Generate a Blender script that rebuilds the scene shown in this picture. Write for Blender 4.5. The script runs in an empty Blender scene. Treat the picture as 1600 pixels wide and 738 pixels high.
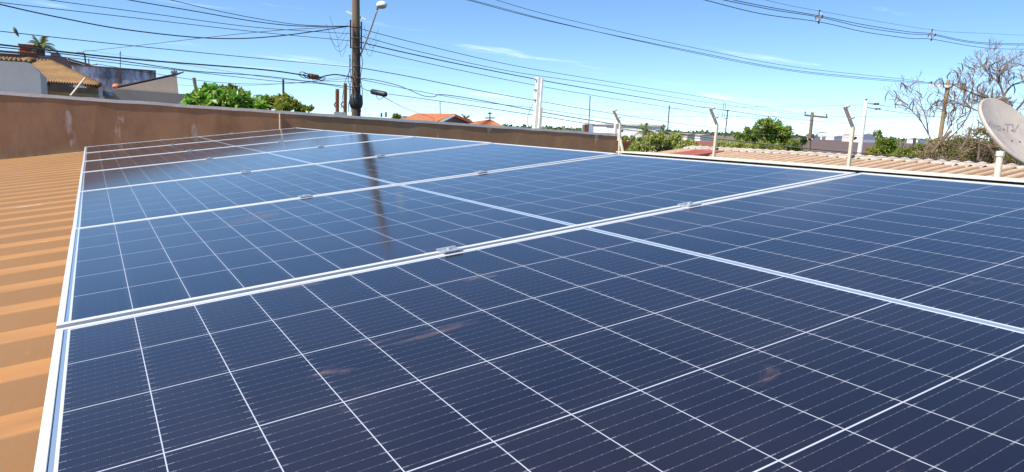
import bpy, math, random
import numpy as np
from mathutils import Matrix, Vector
R_ = math.radians
scn = bpy.context.scene
col = scn.collection

# ------------------------------------------------------------------ camera
F_PX = 1103.69
CAM = np.array([0.06555, -1.32492, 3.64998])
CR = np.array([0.8614349727960567, -0.5068581771775995, 0.03200899673318666])
CD = np.array([-0.05122389437339531, -0.14941699789790985, -0.9874465420380095])
CF = np.array([0.505278042555583, 0.8489813596103277, -0.15467627724940533])
cam = bpy.data.cameras.new('camera')
cam.sensor_width = 36.0
cam.lens = F_PX / 1600.0 * 36.0
cam.clip_start = 0.05
cam.clip_end = 8000
cam_o = bpy.data.objects.new('camera', cam)
col.objects.link(cam_o)
M = Matrix(((CR[0], -CD[0], -CF[0], CAM[0]), (CR[1], -CD[1], -CF[1], CAM[1]), (CR[2], -CD[2], -CF[2], CAM[2]), (0, 0, 0, 1)))
cam_o.matrix_world = M
scn.camera = cam_o

# ------------------------------------------------------------------ light
SUN_EL, SUN_ROT = 48.0, 263.0          # sun to the left of the picture
world = bpy.data.worlds.new('World')
scn.world = world
world.use_nodes = True
wn = world.node_tree
bg = wn.nodes['Background']
bg.inputs[1].default_value = 0.15
sky = wn.nodes.new('ShaderNodeTexSky')
sky.sky_type = 'NISHITA'
sky.sun_disc = False
sky.sun_elevation = R_(SUN_EL)
sky.sun_rotation = R_(SUN_ROT)
sky.altitude = 600
sky.air_density = 1.0
sky.dust_density = 0.0
sky.ozone_density = 1.3
sun = bpy.data.lights.new('sun', 'SUN')
sun.energy = 5.0
sun.angle = R_(0.53)
sun.color = (1.0, 0.94, 0.85)
sun_o = bpy.data.objects.new('sun', sun)
col.objects.link(sun_o)
sd = Vector((math.sin(R_(SUN_ROT)) * math.cos(R_(SUN_EL)), math.cos(R_(SUN_ROT)) * math.cos(R_(SUN_EL)), math.sin(R_(SUN_EL))))
sun_o.rotation_euler = sd.to_track_quat('Z', 'Y').to_euler()
sun_o.location = (-20, 0, 30)
scn.view_settings.view_transform = 'Standard'
scn.view_settings.look = 'None'
scn.view_settings.gamma = 1.0
scn.view_settings.exposure = 0.55
scn.view_settings.use_curve_mapping = False

# ------------------------------------------------------------------ node helpers
class S:
    """a node socket with arithmetic"""
    def __init__(s, nt, sock): s.nt, s.k = nt, sock
    def op(s, name, *o):
        n = s.nt.nodes.new('ShaderNodeMath'); n.operation = name
        for i, v in enumerate((s,) + o):
            if isinstance(v, S): s.nt.links.new(v.k, n.inputs[i])
            else: n.inputs[i].default_value = v
        return S(s.nt, n.outputs[0])
    def __add__(s, o): return s.op('ADD', o)
    def __sub__(s, o): return s.op('SUBTRACT', o)
    def __mul__(s, o): return s.op('MULTIPLY', o)
    def __truediv__(s, o): return s.op('DIVIDE', o)
    def __lt__(s, o): return s.op('LESS_THAN', o)
    def __gt__(s, o): return s.op('GREATER_THAN', o)
    def mx(s, o): return s.op('MAXIMUM', o)
    def mn(s, o): return s.op('MINIMUM', o)
    def abs(s): return s.op('ABSOLUTE')
    def frac(s): return s.op('FRACT')
    def near(s, pitch, w):        # 1 where s is within w of a multiple of pitch
        t = (s / pitch + 0.5).frac() - 0.5
        return t.abs() < (w / pitch)

class Mat:
    def __init__(m, name):
        m.mat = bpy.data.materials.new(name); m.mat.use_nodes = True
        m.nt = m.mat.node_tree; m.b = m.nt.nodes['Principled BSDF']
    def n(m, t): return m.nt.nodes.new(t)
    def link(m, a, b): m.nt.links.new(a.k if isinstance(a, S) else a, b)
    def coord(m, kind='Object'):
        if not hasattr(m, 'tc'): m.tc = m.n('ShaderNodeTexCoord')
        return m.tc.outputs[kind]
    def xyz(m, kind='Object'):
        s = m.n('ShaderNodeSeparateXYZ'); m.link(m.coord(kind), s.inputs[0])
        return [S(m.nt, o) for o in s.outputs]
    def mapped(m, scale=(1, 1, 1), kind='Object', loc=(0, 0, 0)):
        p = m.n('ShaderNodeMapping'); p.inputs['Scale'].default_value = scale; p.inputs['Location'].default_value = loc
        m.link(m.coord(kind), p.inputs[0]); return p.outputs[0]
    def noise(m, scale, detail=4, rough=0.55, vec=None, dist=0.0):
        t = m.n('ShaderNodeTexNoise'); t.inputs['Scale'].default_value = scale
        t.inputs['Detail'].default_value = detail; t.inputs['Roughness'].default_value = rough
        t.inputs['Distortion'].default_value = dist
        m.link(vec if vec is not None else m.coord(), t.inputs['Vector'])
        return S(m.nt, t.outputs['Fac'])
    def ramp(m, fac, stops):
        r = m.n('ShaderNodeValToRGB'); e = r.color_ramp.elements
        while len(e) < len(stops): e.new(0.5)
        for k, (p, c) in zip(e, stops):
            k.position = p; k.color = (*c, 1) if len(c) == 3 else c
        m.link(fac, r.inputs[0]); return r.outputs[0]
    def step(m, fac, a, b):       # smooth 0..1
        r = m.n('ShaderNodeMapRange'); r.interpolation_type = 'SMOOTHSTEP'
        r.inputs[1].default_value = a; r.inputs[2].default_value = b
        m.link(fac, r.inputs[0]); return S(m.nt, r.outputs[0])
    def mix(m, fac, a, b):
        x = m.n('ShaderNodeMix'); x.data_type = 'RGBA'
        if isinstance(fac, (int, float)): x.inputs[0].default_value = fac
        else: m.link(fac, x.inputs[0])
        for v, i in ((a, 6), (b, 7)):
            if isinstance(v, tuple): x.inputs[i].default_value = (*v, 1)
            else: m.link(v, x.inputs[i])
        return x.outputs[2]
    def bump(m, h, strength=0.3, dist=0.01):
        b = m.n('ShaderNodeBump'); b.inputs['Strength'].default_value = strength; b.inputs['Distance'].default_value = dist
        m.link(h, b.inputs['Height']); m.link(b.outputs[0], m.b.inputs['Normal'])
    def set(m, **k):
        for a, v in k.items():
            i = m.b.inputs[{'color': 'Base Color', 'rough': 'Roughness', 'metal': 'Metallic', 'ior': 'IOR', 'spec': 'Specular IOR Level'}[a]]
            if isinstance(v, (int, float)): i.default_value = v
            elif isinstance(v, tuple): i.default_value = (*v, 1)
            else: m.link(v, i)
        return m

# thin clouds in the sky itself
_tc = wn.nodes.new('ShaderNodeTexCoord')
def sky_clouds():
    mv = wn.nodes.new('ShaderNodeMapping'); mv.inputs['Scale'].default_value = (1, 1, 1.45); mv.inputs['Location'].default_value = (0, 0, 0.07)
    nv = wn.nodes.new('ShaderNodeVectorMath'); nv.operation = 'NORMALIZE'
    wn.links.new(_tc.outputs['Generated'], mv.inputs[0]); wn.links.new(mv.outputs[0], nv.inputs[0]); wn.links.new(nv.outputs[0], sky.inputs[0])
    sep = wn.nodes.new('ShaderNodeSeparateXYZ'); wn.links.new(_tc.outputs['Generated'], sep.inputs[0])
    x, y, z = [S(wn, o) for o in sep.outputs]
    zz = z.mx(0.02) + 0.09
    comb = wn.nodes.new('ShaderNodeCombineXYZ')
    wn.links.new((x / zz).k, comb.inputs[0]); wn.links.new((y / zz).k, comb.inputs[1])
    mp = wn.nodes.new('ShaderNodeMapping'); mp.inputs['Scale'].default_value = (0.34, 1.15, 1.0); mp.inputs['Rotation'].default_value = (0, 0, R_(28))
    mp.inputs['Location'].default_value = (1.3, 0.4, 0)
    wn.links.new(comb.outputs[0], mp.inputs[0])
    no = wn.nodes.new('ShaderNodeTexNoise'); no.inputs['Scale'].default_value = 1.25; no.inputs['Detail'].default_value = 8
    no.inputs['Roughness'].default_value = 0.62; no.inputs['Distortion'].default_value = 0.5
    wn.links.new(mp.outputs[0], no.inputs['Vector'])
    mr = wn.nodes.new('ShaderNodeMapRange'); mr.interpolation_type = 'SMOOTHSTEP'
    mr.inputs[1].default_value = 0.57; mr.inputs[2].default_value = 0.83; mr.inputs[4].default_value = 0.75
    wn.links.new(no.outputs['Fac'], mr.inputs[0])
    mx = wn.nodes.new('ShaderNodeMix'); mx.data_type = 'RGBA'
    wn.links.new(mr.outputs[0], mx.inputs[0]); hs = wn.nodes.new('ShaderNodeHueSaturation'); hs.inputs['Saturation'].default_value = 1.18; wn.links.new(sky.outputs[0], hs.inputs['Color']); wn.links.new(hs.outputs[0], mx.inputs[6])
    mx.inputs[7].default_value = (7.5, 8.0, 8.6, 1)
    wn.links.new(mx.outputs[2], bg.inputs[0])
sky_clouds()

# ------------------------------------------------------------------ geometry helpers
def ray(x, y): return CF + CR * ((x - 800) / F_PX) + CD * ((y - 369) / F_PX)
def at_d(x, y, D): return CAM + ray(x, y) * D
def at_z(x, y, z): r = ray(x, y); return CAM + r * ((z - CAM[2]) / r[2])
def at_y(x, y, Y): r = ray(x, y); return CAM + r * ((Y - CAM[1]) / r[1])
def at_x(x, y, X): r = ray(x, y); return CAM + r * ((X - CAM[0]) / r[0])
def on_plane(x, y, p0, d):          # vertical plane through p0 with horizontal direction d
    n = np.array([-d[1], d[0], 0.0]); r = ray(x, y)
    return CAM + r * (np.dot(n, np.asarray(p0) - CAM) / np.dot(n, r))

class MB:
    def __init__(s): s.v, s.f, s.m = [], [], []
    def face(s, pts, m=0):
        i = len(s.v); s.v += [tuple(map(float, p)) for p in pts]; s.f.append(tuple(range(i, i + len(pts)))); s.m.append(m); return s
    def add(s, vs, fs, m=0):
        i = len(s.v); s.v += [tuple(map(float, p)) for p in vs]
        s.f += [tuple(i + k for k in f) for f in fs]; s.m += [m] * len(fs); return s
    def box(s, lo, hi, m=0):
        x0, y0, z0 = lo; x1, y1, z1 = hi
        return s.add([(x0, y0, z0), (x1, y0, z0), (x1, y1, z0), (x0, y1, z0), (x0, y0, z1), (x1, y0, z1), (x1, y1, z1), (x0, y1, z1)],
                     [(0, 3, 2, 1), (4, 5, 6, 7), (0, 1, 5, 4), (1, 2, 6, 5), (2, 3, 7, 6), (3, 0, 4, 7)], m)
    def beam(s, a, b, w, h, m=0, up=(0, 0, 1)):
        a, b = Vector(a), Vector(b); d = (b - a).normalized(); u = Vector(up)
        if abs(d.dot(u)) > 0.98: u = Vector((0, 1, 0))
        x = d.cross(u).normalized(); y = x.cross(d).normalized()
        P = []
        for q in (a, b):
            for sx, sy in ((-1, -1), (1, -1), (1, 1), (-1, 1)): P.append(q + x * (w / 2 * sx) + y * (h / 2 * sy))
        return s.add(P, [(0, 3, 2, 1), (4, 5, 6, 7), (0, 1, 5, 4), (1, 2, 6, 5), (2, 3, 7, 6), (3, 0, 4, 7)], m)
    def tube(s, pts, r, seg=8, m=0, caps=True):
        pts = [Vector(p) for p in pts]; n = len(pts)
        rs = r if isinstance(r, (list, tuple)) else [r] * n
        base = len(s.v); prev = None
        for i, p in enumerate(pts):
            d = (pts[min(i + 1, n - 1)] - pts[max(i - 1, 0)]).normalized()
            if prev is None:
                u = Vector((0, 0, 1)) if abs(d.z) < 0.95 else Vector((0, 1, 0))
                x = d.cross(u).normalized()
            else:
                x = (prev - d * prev.dot(d))
                x = x.normalized() if x.length > 1e-6 else d.orthogonal().normalized()
            prev = x; y = d.cross(x)
            for k in range(seg):
                a = 2 * math.pi * k / seg
                q = p + (x * math.cos(a) + y * math.sin(a)) * rs[i]
                s.v.append(tuple(q))
        for i in range(n - 1):
            for k in range(seg):
                a = base + i * seg + k; b = base + i * seg + (k + 1) % seg
                s.f.append((a, b, b + seg, a + seg)); s.m.append(m)
        if caps:
            s.f.append(tuple(base + k for k in range(seg))[::-1]); s.m.append(m)
            s.f.append(tuple(base + (n - 1) * seg + k for k in range(seg))); s.m.append(m)
        return s
    def prism(s, poly, off, m=0):          # closed polygon pushed along off
        n = len(poly); P = [np.asarray(p, float) for p in poly]; Q = [p + np.asarray(off, float) for p in P]
        s.add(P + Q, [tuple(range(n)), tuple(range(2 * n - 1, n - 1, -1))] + [(i, i + n, (i + 1) % n + n, (i + 1) % n) for i in range(n)], m)
        return s
    def build(s, name, mats, parent=None, smooth=False, world_matrix=None):
        me = bpy.data.meshes.new(name)
        v = s.v
        org = None
        if parent is not None and not s.__dict__.get('local'):
            o = parent.location if parent.parent is None else parent.parent.location + parent.location
            v = [(a - o.x, b - o.y, c - o.z) for a, b, c in v]
        elif parent is None and not s.__dict__.get('local'):
            A = np.array(v); org = Vector((float(A[:, 0].mean()), float(A[:, 1].mean()), float(A[:, 2].min())))
            v = [(a - org.x, b - org.y, c - org.z) for a, b, c in v]
        me.from_pydata(v, [], s.f)
        if not isinstance(mats, (list, tuple)): mats = [mats]
        for q in mats: me.materials.append(q.mat if isinstance(q, Mat) else q)
        if len(mats) > 1: me.polygons.foreach_set('material_index', s.m)
        if smooth: me.polygons.foreach_set('use_smooth', [True] * len(me.polygons))
        me.update()
        ob = bpy.data.objects.new(name, me); col.objects.link(ob)
        if parent is not None: ob.parent = parent
        elif org is not None: ob.location = org
        return ob

def tag(o, label=None, cat=None, group=None, kind=None):
    if label: o['label'] = label
    if cat: o['category'] = cat
    if group: o['group'] = group
    if kind: o['kind'] = kind
    return o
def thing(name, label, cat, loc=(0, 0, 0), group=None):
    o = bpy.data.objects.new(name, None); col.objects.link(o)
    o.location = tuple(float(q) for q in loc); o.empty_display_size = 0.1
    return tag(o, label, cat, group)
def smoothline(pts, n=8):
    P = [np.asarray(p, float) for p in pts]
    if len(P) < 3: return [P[0] + (P[-1] - P[0]) * t for t in np.linspace(0, 1, n)]
    out = []
    E_ = [2 * P[0] - P[1]] + P + [2 * P[-1] - P[-2]]
    for i in range(1, len(E_) - 2):
        a, b, c, d = E_[i - 1:i + 3]
        for t in np.linspace(0, 1, n, endpoint=False):
            out.append(0.5 * (2 * b + (c - a) * t + (2 * a - 5 * b + 4 * c - d) * t * t + (3 * b - a - 3 * c + d) * t ** 3))
    return out + [P[-1]]

# ------------------------------------------------------------------ materials
def weathered(name, base, var=0.25, scale=3.0, rough=0.8, dark=None, bump=0.2):
    m = Mat(name)
    n1 = m.noise(scale, 6, 0.6); n2 = m.noise(scale * 9, 4, 0.6)
    lo = tuple(c * (1 - var) for c in base) if dark is None else dark
    hi = tuple(min(1, c * (1 + var * .5)) for c in base)
    c = m.ramp(n1 * 0.7 + n2 * 0.3, [(0.3, lo), (0.52, base), (0.75, hi)])
    m.set(color=c, rough=rough)
    if bump: m.bump(n2, bump, 0.01)
    return m

m_alu = weathered('anodised_aluminium', (0.64, 0.64, 0.63), 0.08, 14, 0.38, bump=0.03)
m_alu.set(metal=0.12)
m_steel = weathered('galvanised_steel', (0.55, 0.56, 0.57), 0.15, 20, 0.35, bump=0.05); m_steel.set(metal=0.6)
m_white = weathered('white_paint', (0.78, 0.77, 0.73), 0.12, 5, 0.6)
m_cream = weathered('cream_paint', (0.72, 0.66, 0.52), 0.16, 4, 0.6)
m_conc = weathered('concrete', (0.40, 0.37, 0.33), 0.3, 3, 0.9)
m_paleconc = weathered('pale_concrete', (0.62, 0.60, 0.54), 0.2, 3, 0.85)
m_wood = weathered('grey_brown_pole', (0.16, 0.115, 0.075), 0.4, 6, 0.9)
m_oldwood = weathered('old_wood', (0.24, 0.16, 0.08), 0.5, 5, 0.9)
m_black = weathered('black_rubber', (0.02, 0.02, 0.023), 0.2, 5, 0.5, bump=0)
m_wire = weathered('aged_wire', (0.035, 0.037, 0.042), 0.2, 2, 0.6, bump=0)
m_ltwire = weathered('bare_wire', (0.10, 0.10, 0.11), 0.2, 2, 0.5, bump=0)
m_rust = weathered('rusty_steel', (0.20, 0.085, 0.045), 0.45, 8, 0.9)
m_porc = weathered('brown_porcelain', (0.06, 0.03, 0.022), 0.1, 5, 0.25, bump=0)
m_red = weathered('red_painted_sheet', (0.36, 0.085, 0.045), 0.3, 2, 0.6)
m_lens = weathered('lamp_glass', (0.35, 0.36, 0.34), 0.1, 5, 0.15, bump=0)
m_ceram = weathered('lamp_white_shell', (0.72, 0.72, 0.70), 0.1, 5, 0.35, bump=0)

def mk_roof_metal():
    m = Mat('terracotta_dusty_metal')
    x, y, z = m.xyz()
    n1 = m.noise(2.2, 6, 0.62, m.mapped((0.35, 1.6, 1))); n2 = m.noise(40, 4, 0.6); n3 = m.noise(7, 5, 0.65, m.mapped((0.5, 2.0, 1)))
    c = m.ramp(n1 * 0.6 + n3 * 0.4, [(0.30, (0.22, 0.105, 0.038)), (0.5, (0.34, 0.165, 0.055)), (0.72, (0.43, 0.215, 0.066))])
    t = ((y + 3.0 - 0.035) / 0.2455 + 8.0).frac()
    c = m.mix((t > 0.72) * 0.8, c, (0.275, 0.138, 0.046))                      # darker colour on the steep webs
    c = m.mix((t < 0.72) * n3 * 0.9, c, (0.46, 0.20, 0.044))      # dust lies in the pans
    c = m.mix(m.step(n2, 0.66, 0.78) * 0.3, c, (0.60, 0.36, 0.18))
    c = m.mix((t < 0.018) * m.step(n3, 0.62, 0.70) * 0.7, c, (0.75, 0.66, 0.52))    # worn rib edges
    m.set(color=c, rough=0.62); m.bump(n2, 0.10, 0.004)
    return m
m_roof = mk_roof_metal()

def mk_wall():
    m = Mat('brown_stained_render')
    v1 = m.mapped((0.9, 0.9, 0.9)); n1 = m.noise(0.9, 6, 0.6, v1); n2 = m.noise(5, 6, 0.65, m.mapped((1, 1, 0.55))); n3 = m.noise(60, 3, 0.6)
    c = m.ramp(n1 * 0.55 + n2 * 0.45, [(0.30, (0.20, 0.105, 0.052)), (0.48, (0.305, 0.168, 0.086)), (0.70, (0.42, 0.235, 0.115))])
    grey = m.step(m.noise(1.4, 5, 0.6, m.mapped((1, 1, 0.7), loc=(3.1, 0, 1))), 0.54, 0.66)
    c = m.mix(grey * 0.6, c, (0.26, 0.20, 0.155))
    pale = m.step(m.noise(3.2, 5, 0.55, m.mapped((1.5, 1.0, 0.55), loc=(1.7, 0, 0))), 0.60, 0.67)
    c = m.mix(pale * 0.7, c, (0.52, 0.43, 0.37))
    x, y, z = m.xyz()
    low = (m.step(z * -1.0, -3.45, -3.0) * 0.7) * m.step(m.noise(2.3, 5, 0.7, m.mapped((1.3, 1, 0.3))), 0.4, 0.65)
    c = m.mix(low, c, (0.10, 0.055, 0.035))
    m.set(color=c, rough=0.9); m.bump(n3 * 0.5 + n2 * 0.5, 0.25, 0.012)
    return m
m_wall = mk_wall()

def mk_stained_white():
    m = Mat('mould_stained_white_render')
    n1 = m.noise(0.55, 7, 0.7, m.mapped((1.6, 1, 0.5))); n2 = m.noise(3, 5, 0.7, m.mapped((1.6, 1, 0.35)))
    c = m.ramp(n1 * 0.6 + n2 * 0.4, [(0.36, (0.035, 0.03, 0.035)), (0.45, (0.26, 0.24, 0.27)), (0.55, (0.66, 0.62, 0.66))])
    m.set(color=c, rough=0.9); return m
m_stained = mk_stained_white()
m_greywall = weathered('grey_render', (0.60, 0.53, 0.49), 0.15, 0.8, 0.9)
m_darkwall = weathered('dark_brown_render', (0.135, 0.098, 0.10), 0.3, 0.8, 0.9)
m_tan = weathered('tan_render', (0.60, 0.46, 0.33), 0.15, 0.7, 0.9)
m_tangrey = weathered('dull_tan_render', (0.36, 0.295, 0.25), 0.2, 0.8, 0.9)
m_navy = weathered('dark_grey_cladding', (0.13, 0.14, 0.165), 0.15, 0.8, 0.7)
m_blue = weathered('blue_grey_cladding', (0.19, 0.23, 0.33), 0.12, 0.5, 0.7)
m_bright = weathered('white_render', (0.80, 0.80, 0.79), 0.05, 0.5, 0.8)
m_orange = weathered('orange_brick', (0.50, 0.12, 0.035), 0.2, 2, 0.85)
m_glassdark = weathered('dark_window', (0.04, 0.045, 0.05), 0.2, 2, 0.15, bump=0)

def mk_tiles(name, a, b, c3):
    m = Mat(name)
    n1 = m.noise(1.6, 5, 0.7); n2 = m.noise(12, 4, 0.6)
    c = m.ramp(n1 * 0.5 + n2 * 0.5, [(0.32, a), (0.5, b), (0.7, c3)])
    m.set(color=c, rough=0.85); return m
m_tile = mk_tiles('ochre_clay_tiles', (0.12, 0.062, 0.024), (0.24, 0.135, 0.05), (0.36, 0.22, 0.095))
m_tileo = mk_tiles('orange_clay_tiles', (0.28, 0.085, 0.035), (0.40, 0.13, 0.05), (0.47, 0.19, 0.085))
m_fibro = mk_tiles('dusty_fibre_cement', (0.36, 0.22, 0.13), (0.48, 0.32, 0.20), (0.58, 0.43, 0.29))
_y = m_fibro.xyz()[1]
_v = ((_y + 6.0) * (2 * math.pi / 0.225)).op('COSINE')      # colour darkens from the wave crests into the valleys
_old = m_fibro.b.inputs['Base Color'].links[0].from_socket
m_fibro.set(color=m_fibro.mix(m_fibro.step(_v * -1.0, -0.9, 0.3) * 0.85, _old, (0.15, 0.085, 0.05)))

def mk_glass():
    m = Mat('solar_cells_under_glass')
    x, y, z = m.xyz()
    oi = m.n('ShaderNodeObjectInfo'); rnd = S(m.nt, oi.outputs['Random'])
    u = (x - 1.047).abs()
    cx = u - 0.0085                     # from the edge of the middle gap outwards
    PU, PV, V0 = 0.0926, 0.1843, 0.0141
    cv = y - V0
    inside = (cx > 0.0) * (cx < 11 * PU) * (cv > 0.0) * (cv < 6 * PV)
    lu = cx.near(PU, 0.00062)
    lv = cv.near(PV, 0.0010)
    bb = (cv - PV / 20).near(PV / 10, 0.00042)
    dots = bb * ((cx / (PU / 8.0)).frac() < 0.16)
    bbw = (cv - PV / 20).near(PV / 10, 0.0009)
    ends = bbw * cx.near(PU, 0.0075)
    fing = (cx).near(0.0016, 0.00017)
    cell_v = m.noise(6, 3, 0.5)
    cell = m.mix(cell_v, (0.0042, 0.0040, 0.0080), (0.0078, 0.0066, 0.0125))
    # slightly different tint for every cell
    wnz = m.n('ShaderNodeTexWhiteNoise'); wnz.noise_dimensions = '3D'
    cm = m.n('ShaderNodeCombineXYZ')
    m.link((x / PU).op('FLOOR'), cm.inputs[0]); m.link((cv / PV).op('FLOOR'), cm.inputs[1]); m.link(rnd, cm.inputs[2])
    m.link(cm.outputs[0], wnz.inputs[0])
    cell = m.mix(S(m.nt, wnz.outputs[0]) * 0.5, cell, (0.010, 0.008, 0.017))
    cell = m.mix(fing * 0.09, cell, (0.22, 0.22, 0.25))
    cell = m.mix(bb * 0.17, cell, (0.33, 0.32, 0.35))
    cell = m.mix(dots * 0.22, cell, (0.5, 0.5, 0.52))
    cell = m.mix(ends * 0.22, cell, (0.5, 0.5, 0.52))
    cell = m.mix((lu).mx(lv) * 0.92, cell, (0.52, 0.53, 0.56))
    # border: ribbon of silver blue under the glass at the short sides, white in the middle
    ribbon = (u < 1.0350) * (u > 1.0302)
    bord = m.mix(ribbon, (0.62, 0.65, 0.70), (0.20, 0.27, 0.36))
    bord = m.mix((u < 0.0052), bord, (0.22, 0.28, 0.36))
    dline = (u > 1.0350)
    bord = m.mix(dline, bord, (0.05, 0.06, 0.08))
    c = m.mix(inside, bord, cell)
    # dust film and a few dried smears
    mp = m.n('ShaderNodeMapping'); mp.inputs['Scale'].default_value = (1.0, 2.2, 1)
    addv = m.n('ShaderNodeVectorMath'); addv.operation = 'ADD'
    cm2 = m.n('ShaderNodeCombineXYZ'); m.link(rnd * 37.0, cm2.inputs[0]); m.link(rnd * 11.0, cm2.inputs[1])
    m.link(m.coord(), addv.inputs[0]); m.link(cm2.outputs[0], addv.inputs[1]); m.link(addv.outputs[0], mp.inputs[0])
    d1 = m.noise(3.2, 7, 0.62, mp.outputs[0], 0.6)
    d2 = m.noise(1.3, 4, 0.6, mp.outputs[0])
    d3 = m.noise(90, 2, 0.5)
    smear = m.step(d1, 0.625, 0.74) * (d3 * 0.6 + 0.3)
    film = m.step(d2, 0.35, 0.75) * 0.030 + 0.002
    c = m.mix(film, c, (0.33, 0.24, 0.21))
    c = m.mix(smear * 0.4, c, (0.40, 0.24, 0.17))
    m.set(color=c, rough=(d2 * 0.08 + 0.075) + smear * 0.25, ior=1.60)
    m.b.inputs['Specular Tint'].default_value = (0.42, 0.66, 1.0, 1)      # blue anti-reflection coating
    return m
m_glass = mk_glass()

def mk_leaf(name, c1, c2, c3, trans=0.25, rough=0.45):
    trans *= 1.45
    m = Mat(name)
    g = m.n('ShaderNodeNewGeometry'); rnd = S(m.nt, g.outputs['Random Per Island'])
    c = m.ramp(rnd, [(0.0, c1), (0.55, c2), (1.0, c3)])
    m.set(color=c, rough=rough)
    tr = m.n('ShaderNodeBsdfTranslucent'); m.link(c, tr.inputs[0])
    mx = m.n('ShaderNodeMixShader'); mx.inputs[0].default_value = trans
    out = m.nt.nodes['Material Output']
    m.link(m.b.outputs[0], mx.inputs[1]); m.link(tr.outputs[0], mx.inputs[2]); m.link(mx.outputs[0], out.inputs[0])
    return m
m_lf_bright = mk_leaf('bright_green_leaves', (0.088, 0.228, 0.026), (0.193, 0.420, 0.044), (0.367, 0.595, 0.079), 0.35, 0.35)
m_lf_olive = mk_leaf('olive_leaves', (0.080, 0.112, 0.019), (0.176, 0.192, 0.032), (0.304, 0.272, 0.048), 0.3)
m_lf_mid = mk_leaf('mid_green_leaves', (0.10, 0.16, 0.022), (0.24, 0.30, 0.04), (0.47, 0.48, 0.09), 0.35)
m_lf_lime = mk_leaf('lime_leaves', (0.26, 0.31, 0.06), (0.44, 0.48, 0.11), (0.66, 0.65, 0.25), 0.35)
m_lf_yel = mk_leaf('yellow_green_leaves', (0.216, 0.230, 0.027), (0.378, 0.365, 0.041), (0.540, 0.459, 0.054), 0.35)
m_lf_dark = mk_leaf('dark_green_leaves', (0.030, 0.060, 0.018), (0.060, 0.105, 0.024), (0.120, 0.165, 0.045), 0.2)
m_lf_palm = mk_leaf('yellow_green_palm_fronds', (0.10, 0.13, 0.03), (0.20, 0.22, 0.06), (0.34, 0.33, 0.12), 0.3)  # yellow-green fronds of the far left palm
m_lf_dry = mk_leaf('dry_vine_leaves', (0.14, 0.09, 0.04), (0.24, 0.16, 0.07), (0.13, 0.15, 0.04), 0.2, 0.7)
m_pod = mk_leaf('dry_seed_pods', (0.05, 0.035, 0.022), (0.10, 0.07, 0.04), (0.20, 0.14, 0.06), 0.1, 0.6)
m_bark = weathered('grey_bark', (0.15, 0.10, 0.072), 0.4, 8, 0.95)
m_twig = weathered('pale_twigs', (0.27, 0.175, 0.11), 0.4, 8, 0.95)

def mk_ground():
    m = Mat('dry_earth_and_grass')
    n1 = m.noise(0.03, 6, 0.6); n2 = m.noise(0.6, 5, 0.7)
    c = m.ramp(n1 * 0.6 + n2 * 0.4, [(0.32, (0.13, 0.085, 0.05)), (0.47, (0.20, 0.15, 0.075)), (0.6, (0.13, 0.14, 0.05)), (0.72, (0.24, 0.19, 0.10))])
    m.set(color=c, rough=1.0); return m
def mk_field():
    m = Mat('ploughed_brown_field')
    n1 = m.noise(0.05, 5, 0.6, m.mapped((0.3, 1.5, 1))); n2 = m.noise(0.9, 4, 0.7)
    c = m.ramp(n1 * 0.6 + n2 * 0.4, [(0.34, (0.085, 0.05, 0.042)), (0.5, (0.13, 0.078, 0.062)), (0.7, (0.19, 0.125, 0.09))])
    m.set(color=c, rough=1.0); return m
m_straw = weathered('dry_straw', (0.36, 0.26, 0.13), 0.3, 0.08, 1.0)

# ------------------------------------------------------------------ ground
g = MB(); g.face([(-2500, -2500, 0), (2500, -2500, 0), (2500, 2500, 0), (-2500, 2500, 0)])
tag(g.build('ground', mk_ground()), kind='structure')
def ground_patch(name, pts, z, mat):
    g = MB(); top = [np.array([p[0], p[1], z]) for p in pts]; g.face(top)
    return tag(g.build(name, mat), kind='structure')
ground_patch('field', [(60, 40), (95, 24), (640, 290), (520, 460)], 0.03, mk_field())
ground_patch('straw_field', [(200, 60), (520, 150), (620, 330), (425, 192)], 0.06, m_straw)
ground_patch('street', [(-60, -9.5), (-57, -16.5), (150, 78), (147, 85)], 0.02, weathered('asphalt', (0.06, 0.058, 0.055), 0.2, 0.5, 0.95))

# ------------------------------------------------------------------ our building
YB = 7.75                     # the parapet line across the back
SL = math.radians(6.673)
Z0 = 3.3
UX = np.array([math.cos(SL), 0, math.sin(SL)]); UN = np.array([-math.sin(SL), 0, math.cos(SL)]); UY = np.array([0, 1.0, 0])
def pp(u, v, h): return np.array([0, 0, Z0]) + UX * u + UY * v + UN * h
house = thing('house', 'low house carrying the solar panels under an orange brown ribbed metal roof', 'house', (0, 3, 0))
rf = MB()
PIT, U0, U1, VN, VF = 0.2455, -3.2, 2.105, -3.4, YB - 0.02
prof = []
v = 0.035 - PIT * 14
while v < VF + 0.1:
    prof += [(v - 0.004, -0.081), (v + 0.006, -0.0785), (v + 0.090, -0.081), (v + 0.125, -0.135), (v + PIT - 0.050, -0.140)]
    v += PIT
prof = [p for p in prof if VN < p[0] < VF]
NU = 10
us = np.linspace(U0, U1, NU)
rng = random.Random(3)
vs_, fs_ = [], []
for u in us:
    for (a, h) in prof: vs_.append(pp(u, a, h + rng.uniform(-0.0008, 0.0008)))
n = len(prof)
for i in range(NU - 1):
    for k in range(n - 1): fs_.append((i * n + k, i * n + k + n, i * n + k + n + 1, i * n + k + 1))
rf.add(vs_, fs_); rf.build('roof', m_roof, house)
hw = MB()
hw.box((-3.0, -3.3, 0), (-2.85, YB - 0.1, 2.75)); hw.box((-2.85, -3.3, 0), (2.15, -3.15, 2.8)); hw.box((-2.85, YB - 0.25, 0), (2.15, YB - 0.1, 2.8))
hw.build('wall', m_conc, house)
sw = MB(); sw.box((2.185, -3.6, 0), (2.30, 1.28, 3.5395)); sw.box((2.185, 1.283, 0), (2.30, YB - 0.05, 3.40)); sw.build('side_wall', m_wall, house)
cp = MB()
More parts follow.
